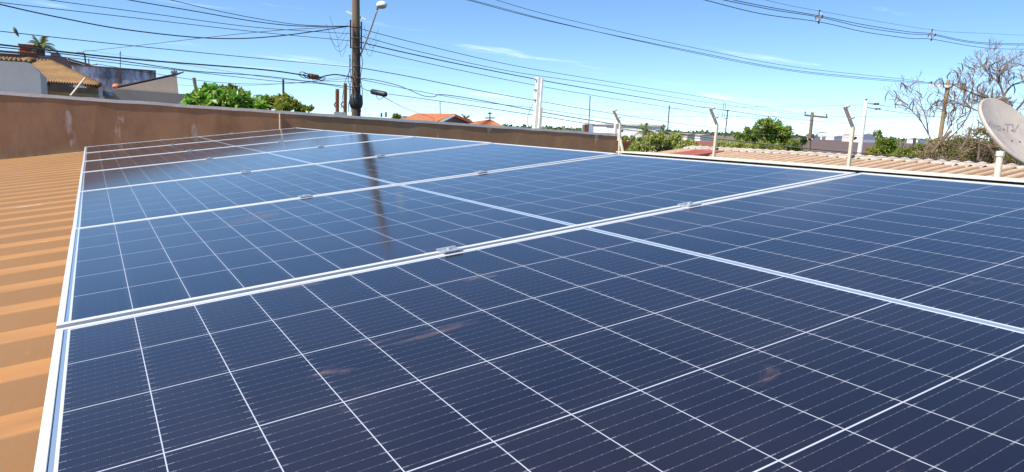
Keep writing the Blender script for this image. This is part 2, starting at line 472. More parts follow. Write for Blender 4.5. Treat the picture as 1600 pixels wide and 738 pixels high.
capz = [(-3.7, 3.5500), (-0.42, 3.5500), (0.0, 3.5490), (0.4, 3.5490), (1.26, 3.5470)]
CT = 0.0042
for (a, za), (b, zb) in zip(capz[:-1], capz[1:]):
    P = [(2.148, a, za - CT), (2.275, a, za - CT), (2.275, a, za), (2.148, a, za)]
    Q = [(2.148, b, zb - CT), (2.275, b, zb - CT), (2.275, b, zb), (2.148, b, zb)]
    cp.add(P + Q, [(0, 1, 5, 4), (1, 2, 6, 5), (2, 3, 7, 6), (3, 0, 4, 7)])
cp.face([(2.148, 1.26, 3.5428), (2.275, 1.26, 3.5428), (2.275, 1.26, 3.547), (2.148, 1.26, 3.547)])
cp.build('wall_cap', m_cream, house)

# stained parapet across the back
pw = thing('parapet_wall', 'long brown stained parapet wall with a thin white coping behind the panels', 'wall', (3, YB, 0))
a = MB()
A0, A1 = at_y(-120, 134.8, YB), at_y(965, 209.5, YB)
def ztop(X): return A0[2] + (A1[2] - A0[2]) * (X - A0[0]) / (A1[0] - A0[0])
x0, x1 = -4.5, A1[0]
NX = 60
vs_, fs_ = [], []
xs = np.linspace(x0, x1, NX)
for X in xs:
    zt = ztop(X) - 0.035
    for (yy, zz) in ((YB, 2.3), (YB, zt), (YB + 0.15, zt), (YB + 0.15, 2.3)): vs_.append((X, yy + (rng.uniform(-.003, .003)), zz))
for i in range(NX - 1):
    for k in range(4): fs_.append((i * 4 + k, i * 4 + 4 + k, i * 4 + 4 + (k + 1) % 4, i * 4 + (k + 1) % 4))
fs_ += [(0, 1, 2, 3), tuple((NX - 1) * 4 + k for k in (3, 2, 1, 0))]
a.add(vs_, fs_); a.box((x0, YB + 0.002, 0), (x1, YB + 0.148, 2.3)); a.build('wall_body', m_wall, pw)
b = MB()
vs_, fs_ = [], []
for X in xs:
    zt = ztop(X) + rng.uniform(-0.004, 0.004)
    for (yy, zz) in ((YB - 0.007, zt - 0.0345), (YB - 0.007, zt), (YB + 0.175, zt), (YB + 0.175, zt - 0.0345)): vs_.append((X, yy, zz))
for i in range(NX - 1):
    for k in range(4): fs_.append((i * 4 + k, i * 4 + 4 + k, i * 4 + 4 + (k + 1) % 4, i * 4 + (k + 1) % 4))
fs_ += [(0, 1, 2, 3), tuple((NX - 1) * 4 + k for k in (3, 2, 1, 0))]
b.add(vs_, fs_); b.build('coping', m_paleconc, pw)
jx = at_y(437, 190, YB)[0]
j = MB(); j.tube([(jx, YB - 0.012, 3.05), (jx, YB - 0.012, ztop(jx) - 0.036)], 0.009, 6); j.build('conduit', m_tan, pw)
fa0, fa1 = at_y(-160, 262.5, YB - 0.06), at_y(131, 229.5, YB - 0.06)
fdir = (fa1 - fa0) / (fa1[0] - fa0[0]); fs0 = fa0 + fdir * (-3.2 - fa0[0]); fs1 = pp(2.1, YB - 0.06, -0.075); dz_ = np.array([0, 0, 1.0])
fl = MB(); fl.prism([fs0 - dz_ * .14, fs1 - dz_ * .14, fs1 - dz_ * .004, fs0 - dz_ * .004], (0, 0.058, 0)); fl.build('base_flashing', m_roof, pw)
fl = MB(); fl.prism([fs0 - dz_ * .003, fs1 - dz_ * .003, fs1 + dz_ * .009, fs0 + dz_ * .009], (0, 0.056, 0)); fl.build('mortar_strip', m_conc, pw)

# ------------------------------------------------------------------ solar panels
LP, WP = 2.094, 1.134
PV_ = 1.154
dL = [0.0055, -0.0001, 0.0, 0.0017, -0.0044, -0.0011, 0.0037]
dR = [-0.0036, -0.0031, 0.0048, 0.0065, -0.0005, 0.0, 0.0021]
labels = ['dark solar panel nearest the camera, filling the whole foreground',
          'blue solar panel second from the camera, where the pole reflection ends',
          'solar panel third from the camera, all sky blue with the pole reflection crossing it',
          'solar panel fourth from the camera, its left end reflecting brown wall and the rest sky',
          'solar panel fifth from the camera, third from the parapet wall',
          'solar panel sixth from the camera, the last but one before the parapet wall',
          'farthest solar panel, closest to the parapet wall and reflecting it brown']
def frame_mesh():
    mb = MB(); mb.local = True
    H, lip, ch = 0.035, 0.011, 0.0012
    def ring(prof):      # profile: (inset from edge, z) swept round the rectangle with mitred corners
        n = len(prof); vs = []
        for (d, z) in prof: vs += [(d, d, z), (LP - d, d, z), (LP - d, WP - d, z), (d, WP - d, z)]
        fs = []
        for k in range(n - 1):
            for c in range(4): fs.append((k * 4 + c, k * 4 + (c + 1) % 4, (k + 1) * 4 + (c + 1) % 4, (k + 1) * 4 + c))
        mb.add(vs, fs)
    ring([(0.028, -H), (0, -H), (0, -ch), (ch, 0), (lip - 0.0006, 0), (lip, -0.0006), (lip, -0.0045), (lip - 0.006, -0.0045), (0.002, -0.006), (0.002, -H + 0.002), (0.028, -H + 0.002)])
    return mb
fr0 = frame_mesh()
gl0 = MB(); gl0.local = True
gl0.box((0.006, 0.006, -0.0085), (LP - 0.006, WP - 0.006, -0.0018))
frame_me = glass_me = None
for k in range(7):
    s1, s0 = k, max(k - 1, 0)
    if k == 0: c = [dL[0] * 0.6, dR[0] * 0.4, dL[0] * 0.2, dR[0] * 0.2]
    else: c = [dL[s1], dR[s1], dL[s0], dR[s0]]
    z0_ = sum(c) / 4; tu = ((c[1] + c[3]) - (c[0] + c[2])) / 2 / LP; tv = ((c[0] + c[1]) - (c[2] + c[3])) / 2 / PV_
    zero = z0_ - tu * LP / 2 - tv * WP / 2
    ax = (UX + UN * tu); ax /= np.linalg.norm(ax)
    ay = (UY + UN * tv); ay -= ax * np.dot(ax, ay); ay /= np.linalg.norm(ay); az = np.cross(ax, ay)
    o = pp(0, (k - 1) * PV_ + 0.010, zero)
    root = thing('solar_panel', labels[k], 'solar panel', o, 'solar panels in a row on the metal roof')
    root.matrix_local = Matrix(((ax[0], ay[0], az[0], o[0]), (ax[1], ay[1], az[1], o[1]), (ax[2], ay[2], az[2], o[2]), (0, 0, 0, 1)))
    if k == 0:
        f_o = fr0.build('frame', m_alu, root); g_o = gl0.build('glass_sheet', m_glass, root)
        frame_me, glass_me = f_o.data, g_o.data
    else:
        for nm, me in (('frame', frame_me), ('glass_sheet', glass_me)):
            q = bpy.data.objects.new(nm, me); col.objects.link(q); q.parent = root

# rails under the panels
for uu, lab in ((0.70, 'aluminium mounting rail hidden under the left part of the solar panels'), (1.39, 'aluminium mounting rail hidden under the right part of the solar panels')):
    mb = MB(); mb.beam(pp(uu, -1.2, -0.0575), pp(uu, 6.98, -0.0575), 0.038, 0.043, up=tuple(UN)); 
    tag(mb.build('mounting_rail', m_alu), lab, 'rail', 'mounting rails under the panels')
# clamps
ordn = ['nearest', 'second', 'third', 'fourth', 'fifth', 'sixth', 'farthest']
for s in range(7):
    for uu, side in ((0.70, 'left'), (1.39, 'right')):
        t = (uu / LP); zc = dL[s] * (1 - t) + dR[s] * t
        uu2 = uu + rng.uniform(-0.012, 0.012)
        vv = s * PV_
        what = 'small aluminium clamp on the %s seam between solar panels, the %s one of its pair' % (ordn[s], side) if s < 6 else 'small aluminium end clamp on the far edge of the last panel, the %s one' % side
        e = thing('panel_clamp', what, 'clamp', pp(uu2, vv, zc), 'clamps holding the solar panels')
        mb = MB()
        def P(du, dv, h): return pp(uu2 + du, vv + dv, zc + h)
        hw_ = 0.021
        top = [(-0.021, 0.0022), (-0.021, 0.0046), (-0.011, 0.0052), (-0.010, 0.0020), (0.010, 0.0020), (0.011, 0.0052), (0.021, 0.0046), (0.021, 0.0022), (0.0085, 0.0010), (0.0085, -0.030), (-0.0085, -0.030), (-0.0085, 0.0010)]
        mb.prism([P(-hw_, a_, b_) for a_, b_ in top], UX * 2 * hw_)
        mb.build('clamp_body', m_steel, e)
        bo = MB(); bo.tube([P(0, 0, 0.0022), P(0, 0, 0.0085)], 0.0065, 6); bo.build('bolt', m_steel, e)

# ------------------------------------------------------------------ satellite dish
DC = at_d(1588, 207, 4.9)
view = CAM - DC; view /= np.linalg.norm(view)
sr = CR * 0.83 - CD * 0.555; sr -= view * np.dot(sr, view); sr /= np.linalg.norm(sr)
th = math.radians(70.5)
DN = view * math.cos(th) + sr * math.sin(th)
e1 = np.cross([0, 0, 1], DN); e1 /= np.linalg.norm(e1); e2 = np.cross(DN, e1)
RD = 0.300
base = at_d(1556, 281, 4.55); base[2] = 0.0
dish = thing('satellite_dish', 'pale beige satellite dish with faded lettering on a slim post at the right edge', 'satellite dish', base)
mb = MB()
def dp(r, a, off=0.0):
    return DC + (e1 * math.cos(a) + e2 * math.sin(a)) * r + DN * (0.13 * r * r / RD - 0.13 * RD + off)
rings = np.linspace(0.0, RD, 14)[1:]
SEG = 72
vs_ = [dp(0, 0)]; fs_ = []
prof_d = [(r, 0.0) for r in rings] + [(RD + 0.006, 0.002), (RD + 0.011, -0.006), (RD + 0.011, -0.024), (RD + 0.002, -0.026)] + [(r, -0.014) for r in rings[::-1]]
def dpp(r, a, off):
    rr = min(r, RD); q = DC + (e1 * math.cos(a) + e2 * math.sin(a)) * r + DN * (0.13 * rr * rr / RD - 0.13 * RD + off); return q
for (r, off) in prof_d:
    for k in range(SEG): vs_.append(dpp(r, 2 * math.pi * k / SEG, off))
for k in range(SEG): fs_.append((0, 1 + k, 1 + (k + 1) % SEG))
for i in range(len(prof_d) - 1):
    for k in range(SEG):
        a_ = 1 + i * SEG + k; b_ = 1 + i * SEG + (k + 1) % SEG
        fs_.append((a_, a_ + SEG, b_ + SEG, b_))
mb.add(vs_, fs_)
m_dish = Mat('weathered_dish_paint')
_n = m_dish.noise(3.5, 6, 0.65); _n2 = m_dish.noise(16, 4, 0.7)
m_dish.set(color=m_dish.ramp(_n * 0.6 + _n2 * 0.4, [(0.32, (0.34, 0.28, 0.225)), (0.5, (0.46, 0.39, 0.32)), (0.7, (0.53, 0.46, 0.39))]), rough=0.55)
ref = mb.build('reflector', m_dish, dish, True)
# faded lettering follows the bowl
fc = bpy.data.curves.new('lettering', 'FONT'); fc.body = 'vivo TV'; fc.size = 1.0; fc.align_x = 'CENTER'; fc.resolution_u = 3
fo = bpy.data.objects.new('lettering', fc); col.objects.link(fo)
dg = bpy.context.evaluated_depsgraph_get()
tme = bpy.data.meshes.new_from_object(fo.evaluated_get(dg))
bpy.data.objects.remove(fo); bpy.data.curves.remove(fc)
import bmesh
bm = bmesh.new(); bm.from_mesh(tme); bmesh.ops.triangulate(bm, faces=bm.faces[:])
bmesh.ops.subdivide_edges(bm, edges=bm.edges[:], cuts=1)
# lettering centre and reading direction inside the dish
def on_dish(x, y):
    r = ray(x, y); t = np.dot(DN, DC - DN * 0.025 - CAM) / np.dot(DN, r); return CAM + r * t
q0, q1, q2 = on_dish(1565, 197.5), on_dish(1595, 201), on_dish(1565, 184.5)
dxv = (q1 - q0) / 30.0; dyv = (q2 - q0) / 13.0
TW = max(v_.co.x for v_ in bm.verts) - min(v_.co.x for v_ in bm.verts)
vv_ = []
for w_ in bm.verts:
    q = q0 + dxv * (w_.co.x / TW * 54.0) + dyv * ((w_.co.y - 0.35) * 18.0)
    d_ = q - DC; a1, a2 = np.dot(d_, e1), np.dot(d_, e2); r_ = math.hypot(a1, a2)
    vv_.append(tuple(dp(r_, math.atan2(a2, a1), 0.0012)))
mbt = MB(); mbt.add(vv_, [tuple(v_.index for v_ in f_.verts) for f_ in bm.faces]); bm.free()
mbt.build('lettering', weathered('faded_grey_ink', (0.27, 0.245, 0.25), 0.3, 40, 0.7, bump=0), ref)
hub = DC - DN * (0.13 * RD + 0.012)
ptop = at_d(1563, 240, 4.55)
po = MB(); po.tube([base, ptop], 0.020, 14); po.build('post', m_cream, dish, False)
bs = MB(); bs.tube([base, base + np.array([0, 0, 0.02])], 0.12, 14); bs.build('base_plate', m_cream, dish)
br = MB(); br.tube([ptop - np.array([0, 0, 0.018]), ptop + np.array([0, 0, 0.015])], 0.025, 12)
br.tube([ptop, at_d(1562, 243, 4.98), hub - DN * 0.03], 0.018, 8)
br.tube([hub - DN * 0.035, hub - DN * 0.002], 0.08, 16)
br.build('bracket', m_cream, dish)
arm_b = dp(RD, math.atan2(np.dot(CD, e2), np.dot(CD, e1)), -0.012)
fa = MB(); tip = DC + DN * 0.46 + (arm_b - DC) * 0.45
fa.tube([arm_b - DN * 0.03, arm_b + DN * 0.02, tip], 0.011, 8); fa.build('feed_arm', m_rust, dish)
lnb = MB(); lnb.tube([tip, tip + (DC - tip) * 0.12], [0.024, 0.03], 12); lnb.build('receiver_head', m_paleconc, dish)
for an in (0.7, 2.3, 3.9, 5.4):
    bt = MB(); bt.tube([dp(0.07, an, 0.0), dp(0.07, an, 0.005)], 0.007, 8); bt.build('bolt', m_rust, ref)

# ------------------------------------------------------------------ neighbour's corrugated roof, boundary wall and fence
NXR, NXN = 13.0, 9.98
nb = thing('neighbour_shed', 'low shed under a dusty beige corrugated roof beyond the white wall cap', 'shed', (11.5, 6, 0))
mb = MB()
ys = np.arange(-2.0, 11.9, 0.0281)
def nz(X, Y): return 2.86 + (X - NXN) * 0.124 + 0.006 * math.sin(Y * 0.9)
vs_, fs_ = [], []
xs_n = [NXN, 10.9, 11.8, 12.6, NXR]
for X in xs_n:
    for Y in ys:
        w = math.cos(2 * math.pi * Y / 0.225)
        vs_.append((X + 0.03 * math.sin(math.floor(Y / 1.1) * 2.3) * (X == NXR), Y, nz(X, Y) + 0.042 * w + (0.006 if int(Y / 1.12) % 2 else 0)))
n = len(ys)
for i in range(len(xs_n) - 1):
    for k in range(n - 1): fs_.append((i * n + k, i * n + n + k, i * n + n + k + 1, i * n + k + 1))
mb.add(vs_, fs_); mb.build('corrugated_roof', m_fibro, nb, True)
mb = MB()
vs_, fs_ = [], []
for X, dz in ((NXR - 0.34, 0.016), (NXR - 0.12, 0.026), (NXR + 0.02, 0.028), (NXR + 0.25, -0.01)):
    for Y in ys: vs_.append((X, Y, nz(NXR, Y) - (NXR - min(X, NXR)) * 0.124 + dz + 0.046 * math.cos(2 * math.pi * (Y - 0.02) / 0.225)))
for i in range(3):
    for k in range(n - 1): fs_.append((i * n + k, i * n + n + k, i * n + n + k + 1, i * n + k + 1))
mb.add(vs_, fs_); mb.build('ridge_caps', weathered('pale_fibre_cement', (0.56, 0.46, 0.36), 0.35, 6, 0.9), nb, True)
mb = MB(); mb.box((10.1, -1.9, 0), (13.0, 11.7, 2.78)); mb.build('wall', m_tangrey, nb)
bw = MB(); bw.box((7.50, -3.6, 0), (7.63, YB - 0.01, 3.10)); tag(bw.build('boundary_wall', m_tangrey), 'low rendered boundary wall carrying the electric fence posts', 'wall')
rs = MB()
q = [at_x(1000, 246.5, 10.2), at_x(1107, 231.0, 13.2), at_x(1131, 236.0, 12.6), at_x(1060, 246.5, 10.6)]
rs.prism(q, (0, 0, -0.06)); tag(rs.build('red_roof_sheet', m_red), 'flat red painted sheet lying at the left end of the corrugated roof', 'roof sheet')

m_fence = weathered('weathered_cream_concrete', (0.58, 0.50, 0.37), 0.25, 6, 0.85)
m_arm = weathered('dull_grey_brown_steel', (0.17, 0.125, 0.11), 0.3, 12, 0.8)
def fence_post(px_b, py_b, px_k, py_k, px_t, py_t, D, label):
    D *= 0.78
    B, K, T = at_d(px_b, py_b, D), at_d(px_k, py_k, D), at_d(px_t, py_t, D)
    X = B[0]; B = B.copy(); B[2] = 3.10
    e = thing('fence_post', label, 'fence post', B, 'electric fence posts on the boundary wall')
    w = 0.030
    m1 = MB(); m1.beam(B, K, w, 0.036); m1.build('post', m_fence, e)
    m2 = MB(); m2.beam(K - np.array([0, 0, .01]), T, 0.010, 0.042); m2.beam(K - np.array([0, 0, .01]) + CR * 0.016, T + CR * 0.016, 0.027, 0.005); m2.build('arm', m_arm, e)
    pts = [K * .9 + B * .1 - 0, K + (T - K) * 0.42, K + (T - K) * 0.97, K * 0.70 + B * 0.30]
    outp = []
    for i, q_ in enumerate([K + (T - K) * 0.97, K + (T - K) * 0.42, K * 0.78 + B * 0.22, K * 0.45 + B * 0.55]):
        d_ = CR * 0.054 + np.array([0, 0, 0.023])
        m3 = MB(); m3.tube([q_, q_ + d_ * 0.4, q_ + d_ * 0.45, q_ + d_], [0.010, 0.010, 0.020, 0.015], 8)
        m3.build('insulator', m_paleconc if i < 2 else m_black, e, True); outp.append(q_ + d_)
    return outp
F1 = fence_post(1326, 257, 1333, 199, 1320, 167, 10.75, 'nearest fence post with a bent arm, standing before the corrugated roof')
F2 = fence_post(1114.5, 246, 1120.5, 195, 1110, 170, 12.95, 'fence post with a bent arm between the green bush and the round tree')
F3 = fence_post(968, 238, 969, 193, 958.5, 173, 15.3, 'farthest bent arm fence post, at the end of the brown parapet wall')
for i in range(4):
    a_, b_, c_ = F3[i], F2[i], F1[i]
    d_ = c_ + (c_ - b_) * 3.2
    mb = MB(); mb.tube([a_, b_, c_, d_], 0.0016, 4)
    tag(mb.build('fence_wire', m_ltwire), ['topmost thin electric fence wire strung between the bent arm posts', 'second electric fence wire from the top, halfway along the bent arms',
        'third electric fence wire from the top, just below the bends of the posts', 'lowest electric fence wire, low on the straight part of the posts'][i], 'fence wire', 'electric fence wires')
e = thing('wall_stub_post', 'short pale post leaning beside the farthest fence post', 'post', at_d(970, 238, 11.9))
mb = MB(); mb.beam(at_d(974, 241, 11.9), at_d(968, 212, 11.95), 0.028, 0.028); mb.build('brace', m_cream, e)
mb = MB(); mb.beam(at_d(961, 214, 12.3), at_d(962, 194, 12.3), 0.04, 0.04); mb.build('upright', m_cream, e)

# ------------------------------------------------------------------ utility poles
PA = at_d(556.5, 180, 25.0); PA[2] = 0
PLD = np.array([0.914, 0.405, 0.0])       # the line of the street poles
def zat(y, x=555.0, D=25.0): return at_d(x, y, D)[2]
pa = thing('utility_pole', 'tall dark utility pole with street lamp and rows of insulators, cut by the top edge', 'utility pole', PA, 'utility poles')
TOPZ = 9.6
mb = MB(); mb.tube([PA + np.array([0, 0, z]) for z in (0, 3, 6, 8, TOPZ)], [0.18, 0.165, 0.145, 0.128, 0.118], 14)
m_pole = Mat('streaked_pole')
_a = m_pole.noise(2.5, 6, 0.7, m_pole.mapped((3, 3, 0.6))); _b = m_pole.noise(14, 4, 0.7, m_pole.mapped((1, 1, 2.2)))
_x, _y, _z = m_pole.xyz()
_c = m_pole.ramp(_a * 0.5 + _b * 0.5, [(0.36, (0.02, 0.016, 0.014)), (0.52, (0.06, 0.043, 0.032)), (0.66, (0.26, 0.18, 0.11))])
_c = m_pole.mix(m_pole.step(_z, 6.4, 7.2) * 0.75, _c, (0.19, 0.13, 0.08))
m_pole.set(color=_c, rough=0.9)
mb.build('shaft', m_pole, pa, True)
SD = np.array([0.914, 0.405, 0])            # along the wires
SN = np.array([-0.405, 0.914, 0])
ins_z = [zat(y) for y in (41, 53, 64, 73)]
for sgn in (-1, 1):
    mb = MB(); o_ = PA + SD * 0.245 * sgn
    mb.beam(o_ + np.array([0, 0, ins_z[3] - 0.12]), o_ + np.array([0, 0, ins_z[0] + 0.12]), 0.05, 0.02)
    mb.build('insulator_rack', m_porc, pa)
    for z in ins_z:
        q = o_ + SD * 0.05 * sgn
        m3 = MB(); m3.tube([q + np.array([0, 0, h]) for h in (-0.09, -0.06, -0.02, 0.02, 0.06, 0.09)], [0.055, 0.085, 0.06, 0.06, 0.085, 0.055], 10)
        m3.build('insulator', m_porc, pa, True)
for y in (45, 62, 76, 104, 122, 136, 148):
    z = zat(y); mb = MB(); mb.tube([PA + np.array([0, 0, z - 0.02]), PA + np.array([0, 0, z + 0.02])], 0.160, 14); mb.build('band', m_rust if y % 2 else m_wood, pa)
z = zat(158); mb = MB(); mb.tube([PA + np.array([0, 0, z - 0.24]), PA + np.array([0, 0, z - 0.1]), PA + np.array([0, 0, z + 0.1]), PA + np.array([0, 0, z + 0.22])], [0.20, 0.245, 0.235, 0.19], 12)
mb.build('cable_coil', m_black, pa, True)
for off, wv in ((-0.22, 0.05), (-0.19, -0.03), (0.20, 0.04)):
    mb = MB(); pts = [PA + CR * (off + wv * math.sin(k * 1.7)) * (1.0) - CF * 0.05 + np.array([0, 0, zat(88) + (zat(176) - zat(88)) * k / 7]) for k in range(8)]
    mb.tube(smoothline(pts, 4), 0.012, 5); mb.build('down_cable', m_black, pa)
rng = random.Random(5)
for k in range(7):
    sg = -1 if k < 4 else 1
    q = PA + SD * (0.35 * sg) + np.array([0, 0, ins_z[k % 4]])
    q2 = q + SD * sg * rng.uniform(0.5, 1.0) + np.array([0, 0, rng.uniform(-0.1, 0.2)])
    mid = (q + q2) / 2 + np.array([0, 0, -rng.uniform(0.35, 0.7)]) - CF * 0.1
    mb = MB(); mb.tube(smoothline([q, mid, q2], 8), 0.006, 4); mb.build('jumper_wire', m_wire, pa)
# street lamp on its arm
l0, l1 = at_d(560, 93, 24.9), at_d(590, 14, 23.6)
mb = MB(); mb.tube(smoothline([l0 - CR * 0.1, l0, l0 * 0.5 + l1 * 0.5 + CR * 0.03, l1], 6), 0.03, 8); mb.build('lamp_arm', m_steel, pa, True)
ld = l1 - l0; ld[2] = 0; ld /= np.linalg.norm(ld)
lh = at_d(596.5, 8.5, 23.4)
ux_ = CR * 0.97 + np.array([0, 0, 0.05]); ux_ /= np.linalg.norm(ux_)
def ell(mb, c, ax, ay, az, n1=10, n2=16, cut=-2):
    vs, fs = [], []
    for i in range(n1 + 1):
        ph = -math.pi / 2 + math.pi * i / n1
        for k in range(n2):
            a_ = 2 * math.pi * k / n2
            zz = max(math.sin(ph), cut)
            vs.append(c + ax * math.cos(ph) * math.cos(a_) + ay * math.cos(ph) * math.sin(a_) + az * zz)
    for i in range(n1):
        for k in range(n2):
            fs.append((i * n2 + k, i * n2 + (k + 1) % n2, (i + 1) * n2 + (k + 1) % n2, (i + 1) * n2 + k))
    mb.add(vs, fs)
az_ = np.array([0, 0, 1.0]) - CR * 0.12
mb = MB(); ell(mb, lh, ux_ * 0.185, np.cross([0, 0, 1], ux_) * 0.15, az_ * 0.14, cut=-0.25); hd = mb.build('lamp_head', m_ceram, pa, True)
mb = MB(); ell(mb, lh - az_ * 0.037, ux_ * 0.155, np.cross([0, 0, 1], ux_) * 0.12, az_ * 0.085, cut=-0.9); mb.build('lens', m_lens, hd, True)
mb = MB(); mb.tube([l1 - (lh - l1) * 0.1, lh - ux_ * 0.10], 0.045, 8); mb.build('lamp_socket', m_steel, pa)
# small crossarm near the top seen on the shaft
mb = MB(); mb.beam(PA + np.array([0, 0, zat(27)]) - CR * 0.34 + np.array([0, 0, 0.12]), PA + np.array([0, 0, zat(33)]) + CR * 0.34 - np.array([0, 0, 0.02]), 0.05, 0.06); mb.build('crossarm', m_paleconc, pa)

def simple_pole(name, label, px_t, py_t, px_b, py_b, D, r0, r1, mat):
    T, B = at_d(px_t, py_t, D), at_d(px_b, py_b, D)
    d = (T - B) / (T[2] - B[2]); G = B - d * B[2]
    e = thing(name, label, 'utility pole', G, 'utility poles')
    mb = MB(); mb.tube([G + d * (T[2] * t) for t in (0, 0.3, 0.6, 0.85, 1)], [r0 + (r1 - r0) * t for t in (0, 0.3, 0.6, 0.85, 1)], 12)
    mb.build('shaft', mat, e, True)
    return e, T, d
def pin(e, q, h=0.16, r=0.035, m=None):
    mb = MB(); mb.tube([q, q + np.array([0, 0, h * .4]), q + np.array([0, 0, h * .5]), q + np.array([0, 0, h])], [r * .5, r * .5, r, r * .7], 8); mb.build('insulator', m or m_porc, e, True)
eB, TB, _ = simple_pole('utility_pole', 'distant wooden utility pole with a long crossarm, right of the round tree', 1269.5, 176, 1263, 240, 80, 0.21, 0.17, m_wood)
ca = MB(); cl_, cr_ = at_d(1257, 180, 80), at_d(1293, 184, 80); ca.beam(cl_, cr_, 0.16, 0.2); ca.build('crossarm', m_oldwood, eB)
for t in (0.02, 0.3, 0.95): pin(eB, cl_ + (cr_ - cl_) * t + np.array([0, 0, 0.1]), 0.3, 0.09)
mb = MB(); q = at_d(1267, 213, 79.7); mb.box(tuple(q - 0.25), tuple(q + 0.25)); mb.build('meter_box', m_wood, eB)
eC, TC, _ = simple_pole('utility_pole', 'pale round concrete utility pole behind the nearest fence post', 1353.5, 158, 1342.5, 242, 36, 0.15, 0.085, m_paleconc)
ca = MB(); ca.beam(at_d(1353.5, 161, 36), at_d(1364, 162.5, 36), 0.05, 0.06); ca.beam(at_d(1354, 168, 36), at_d(1366, 170, 36), 0.05, 0.06); ca.build('bracket', m_steel, eC)
for (x_, y_) in ((1364, 163), (1366, 171)):
    mb = MB(); q = at_d(x_, y_ - .5, 36); mb.tube([q, q + CR * 0.12, q + CR * 0.2, q + CR * 0.3], [0.03, 0.05, 0.03, 0.05], 8); mb.build('insulator', m_porc, eC, True)
mb = MB(); q = TC.copy(); mb.tube([q, q + np.array([0, 0, 0.1])], 0.05, 8); mb.build('cap', m_porc, eC)
eD, TD, _ = simple_pole('utility_pole', 'leaning old wooden utility pole with a white crossarm, before the bare tree', 1482, 126, 1469, 215, 40, 0.13, 0.10, m_oldwood)
ca = MB(); dl, dr = at_d(1452, 133.5, 39.85), at_d(1507, 136.5, 39.85); ca.beam(dl, dr, 0.11, 0.13); ca.build('crossarm', m_white, eD)
D_ins = []
for t in (0.05, 0.66, 0.98):
    q = dl + (dr - dl) * t + np.array([0, 0, 0.06]); pin(eD, q, 0.17, 0.05, m_black); D_ins.append(q + np.array([0, 0, 0.15]))

# twin white service posts
q = at_d(838.5, 200, 16); q[2] = 0
tp = thing('service_post', 'white twin concrete service post standing behind the parapet wall', 'post', q)
t1, b1 = at_d(843.5, 121, 16), at_d(837.5, 200, 16)
d_ = (t1 - b1) / (t1[2] - b1[2])
mb = MB(); g1 = b1 - d_ * b1[2]; mb.beam(g1 - CR * 0.035, t1 - CR * 0.036, 0.066, 0.11); mb.beam(g1 + CR * 0.055, t1 + CR * 0.042 - np.array([0, 0, .02]), 0.05, 0.10); mb.build('post', m_white, tp)
mb = MB(); mb.beam(g1 + CF * 0.04, t1 + CF * 0.04 - np.array([0, 0, .08]), 0.06, 0.05); mb.build('conduit', m_tan, tp)
mb = MB(); mb.beam(at_d(843, 200, 15.9), at_d(845, 168, 15.9), 0.07, 0.06); mb.build('pipe', m_cream, tp)
for y_ in (124, 140, 156):
    q = at_d(838.5 - (y_ - 122) * 0.05, y_, 15.95); mb = MB(); mb.tube([q - CR * 0.055, q - CR * 0.04, q - CR * 0.01, q], [0.02, 0.032, 0.02, 0.026], 8); mb.build('insulator', m_conc, tp, True)
mb = MB(); q = at_d(834, 160, 15.95); mb.tube(smoothline([q, q - CR * 0.12 - np.array([0, 0, 0.3]), q - CR * 0.10 - np.array([0, 0, .55]), q + np.array([0, 0, -.5])], 6), 0.006, 5); mb.build('drop_cable', m_ltwire, tp)

# two rusty posts by the tall pole
for (xb, yb, xt, yt, w, D, lab) in ((526, 176, 527, 142, 0.085, 20, 'shorter rusty brown steel post with pale base beside the tall pole'), (537, 175, 539.5, 133, 0.085, 20.5, 'taller rusty brown steel post right beside the tall pole')):
    B, T = at_d(xb, yb, D), at_d(xt, yt, D); G = B.copy(); G[2] = 0
    e = thing('rusty_post', lab, 'post', G, 'rusty posts behind the parapet')
    mb = MB(); mb.beam(G, T, w, w); mb.build('post', m_rust, e)
    mb = MB(); mb.tube([at_d(xb, yb - 6, D - 0.1), at_d(xb - 4, yb - 12, D - 0.1), at_d(xb - 1, yb - 16, D - 0.1)], 0.02, 6); mb.build('hook', m_rust, e)
    mb = MB(); mb.tube([T, T + np.array([0, 0, 0.05])], 0.05, 8); mb.build('cap', m_rust, e)
    if w and xb == 526:
        mb = MB(); q = at_d(528, 178, D - 0.1); mb.box(tuple(q - np.array([0.14, .1, .06])), tuple(q + np.array([0.2, .1, .05]))); mb.build('base', m_paleconc, e)

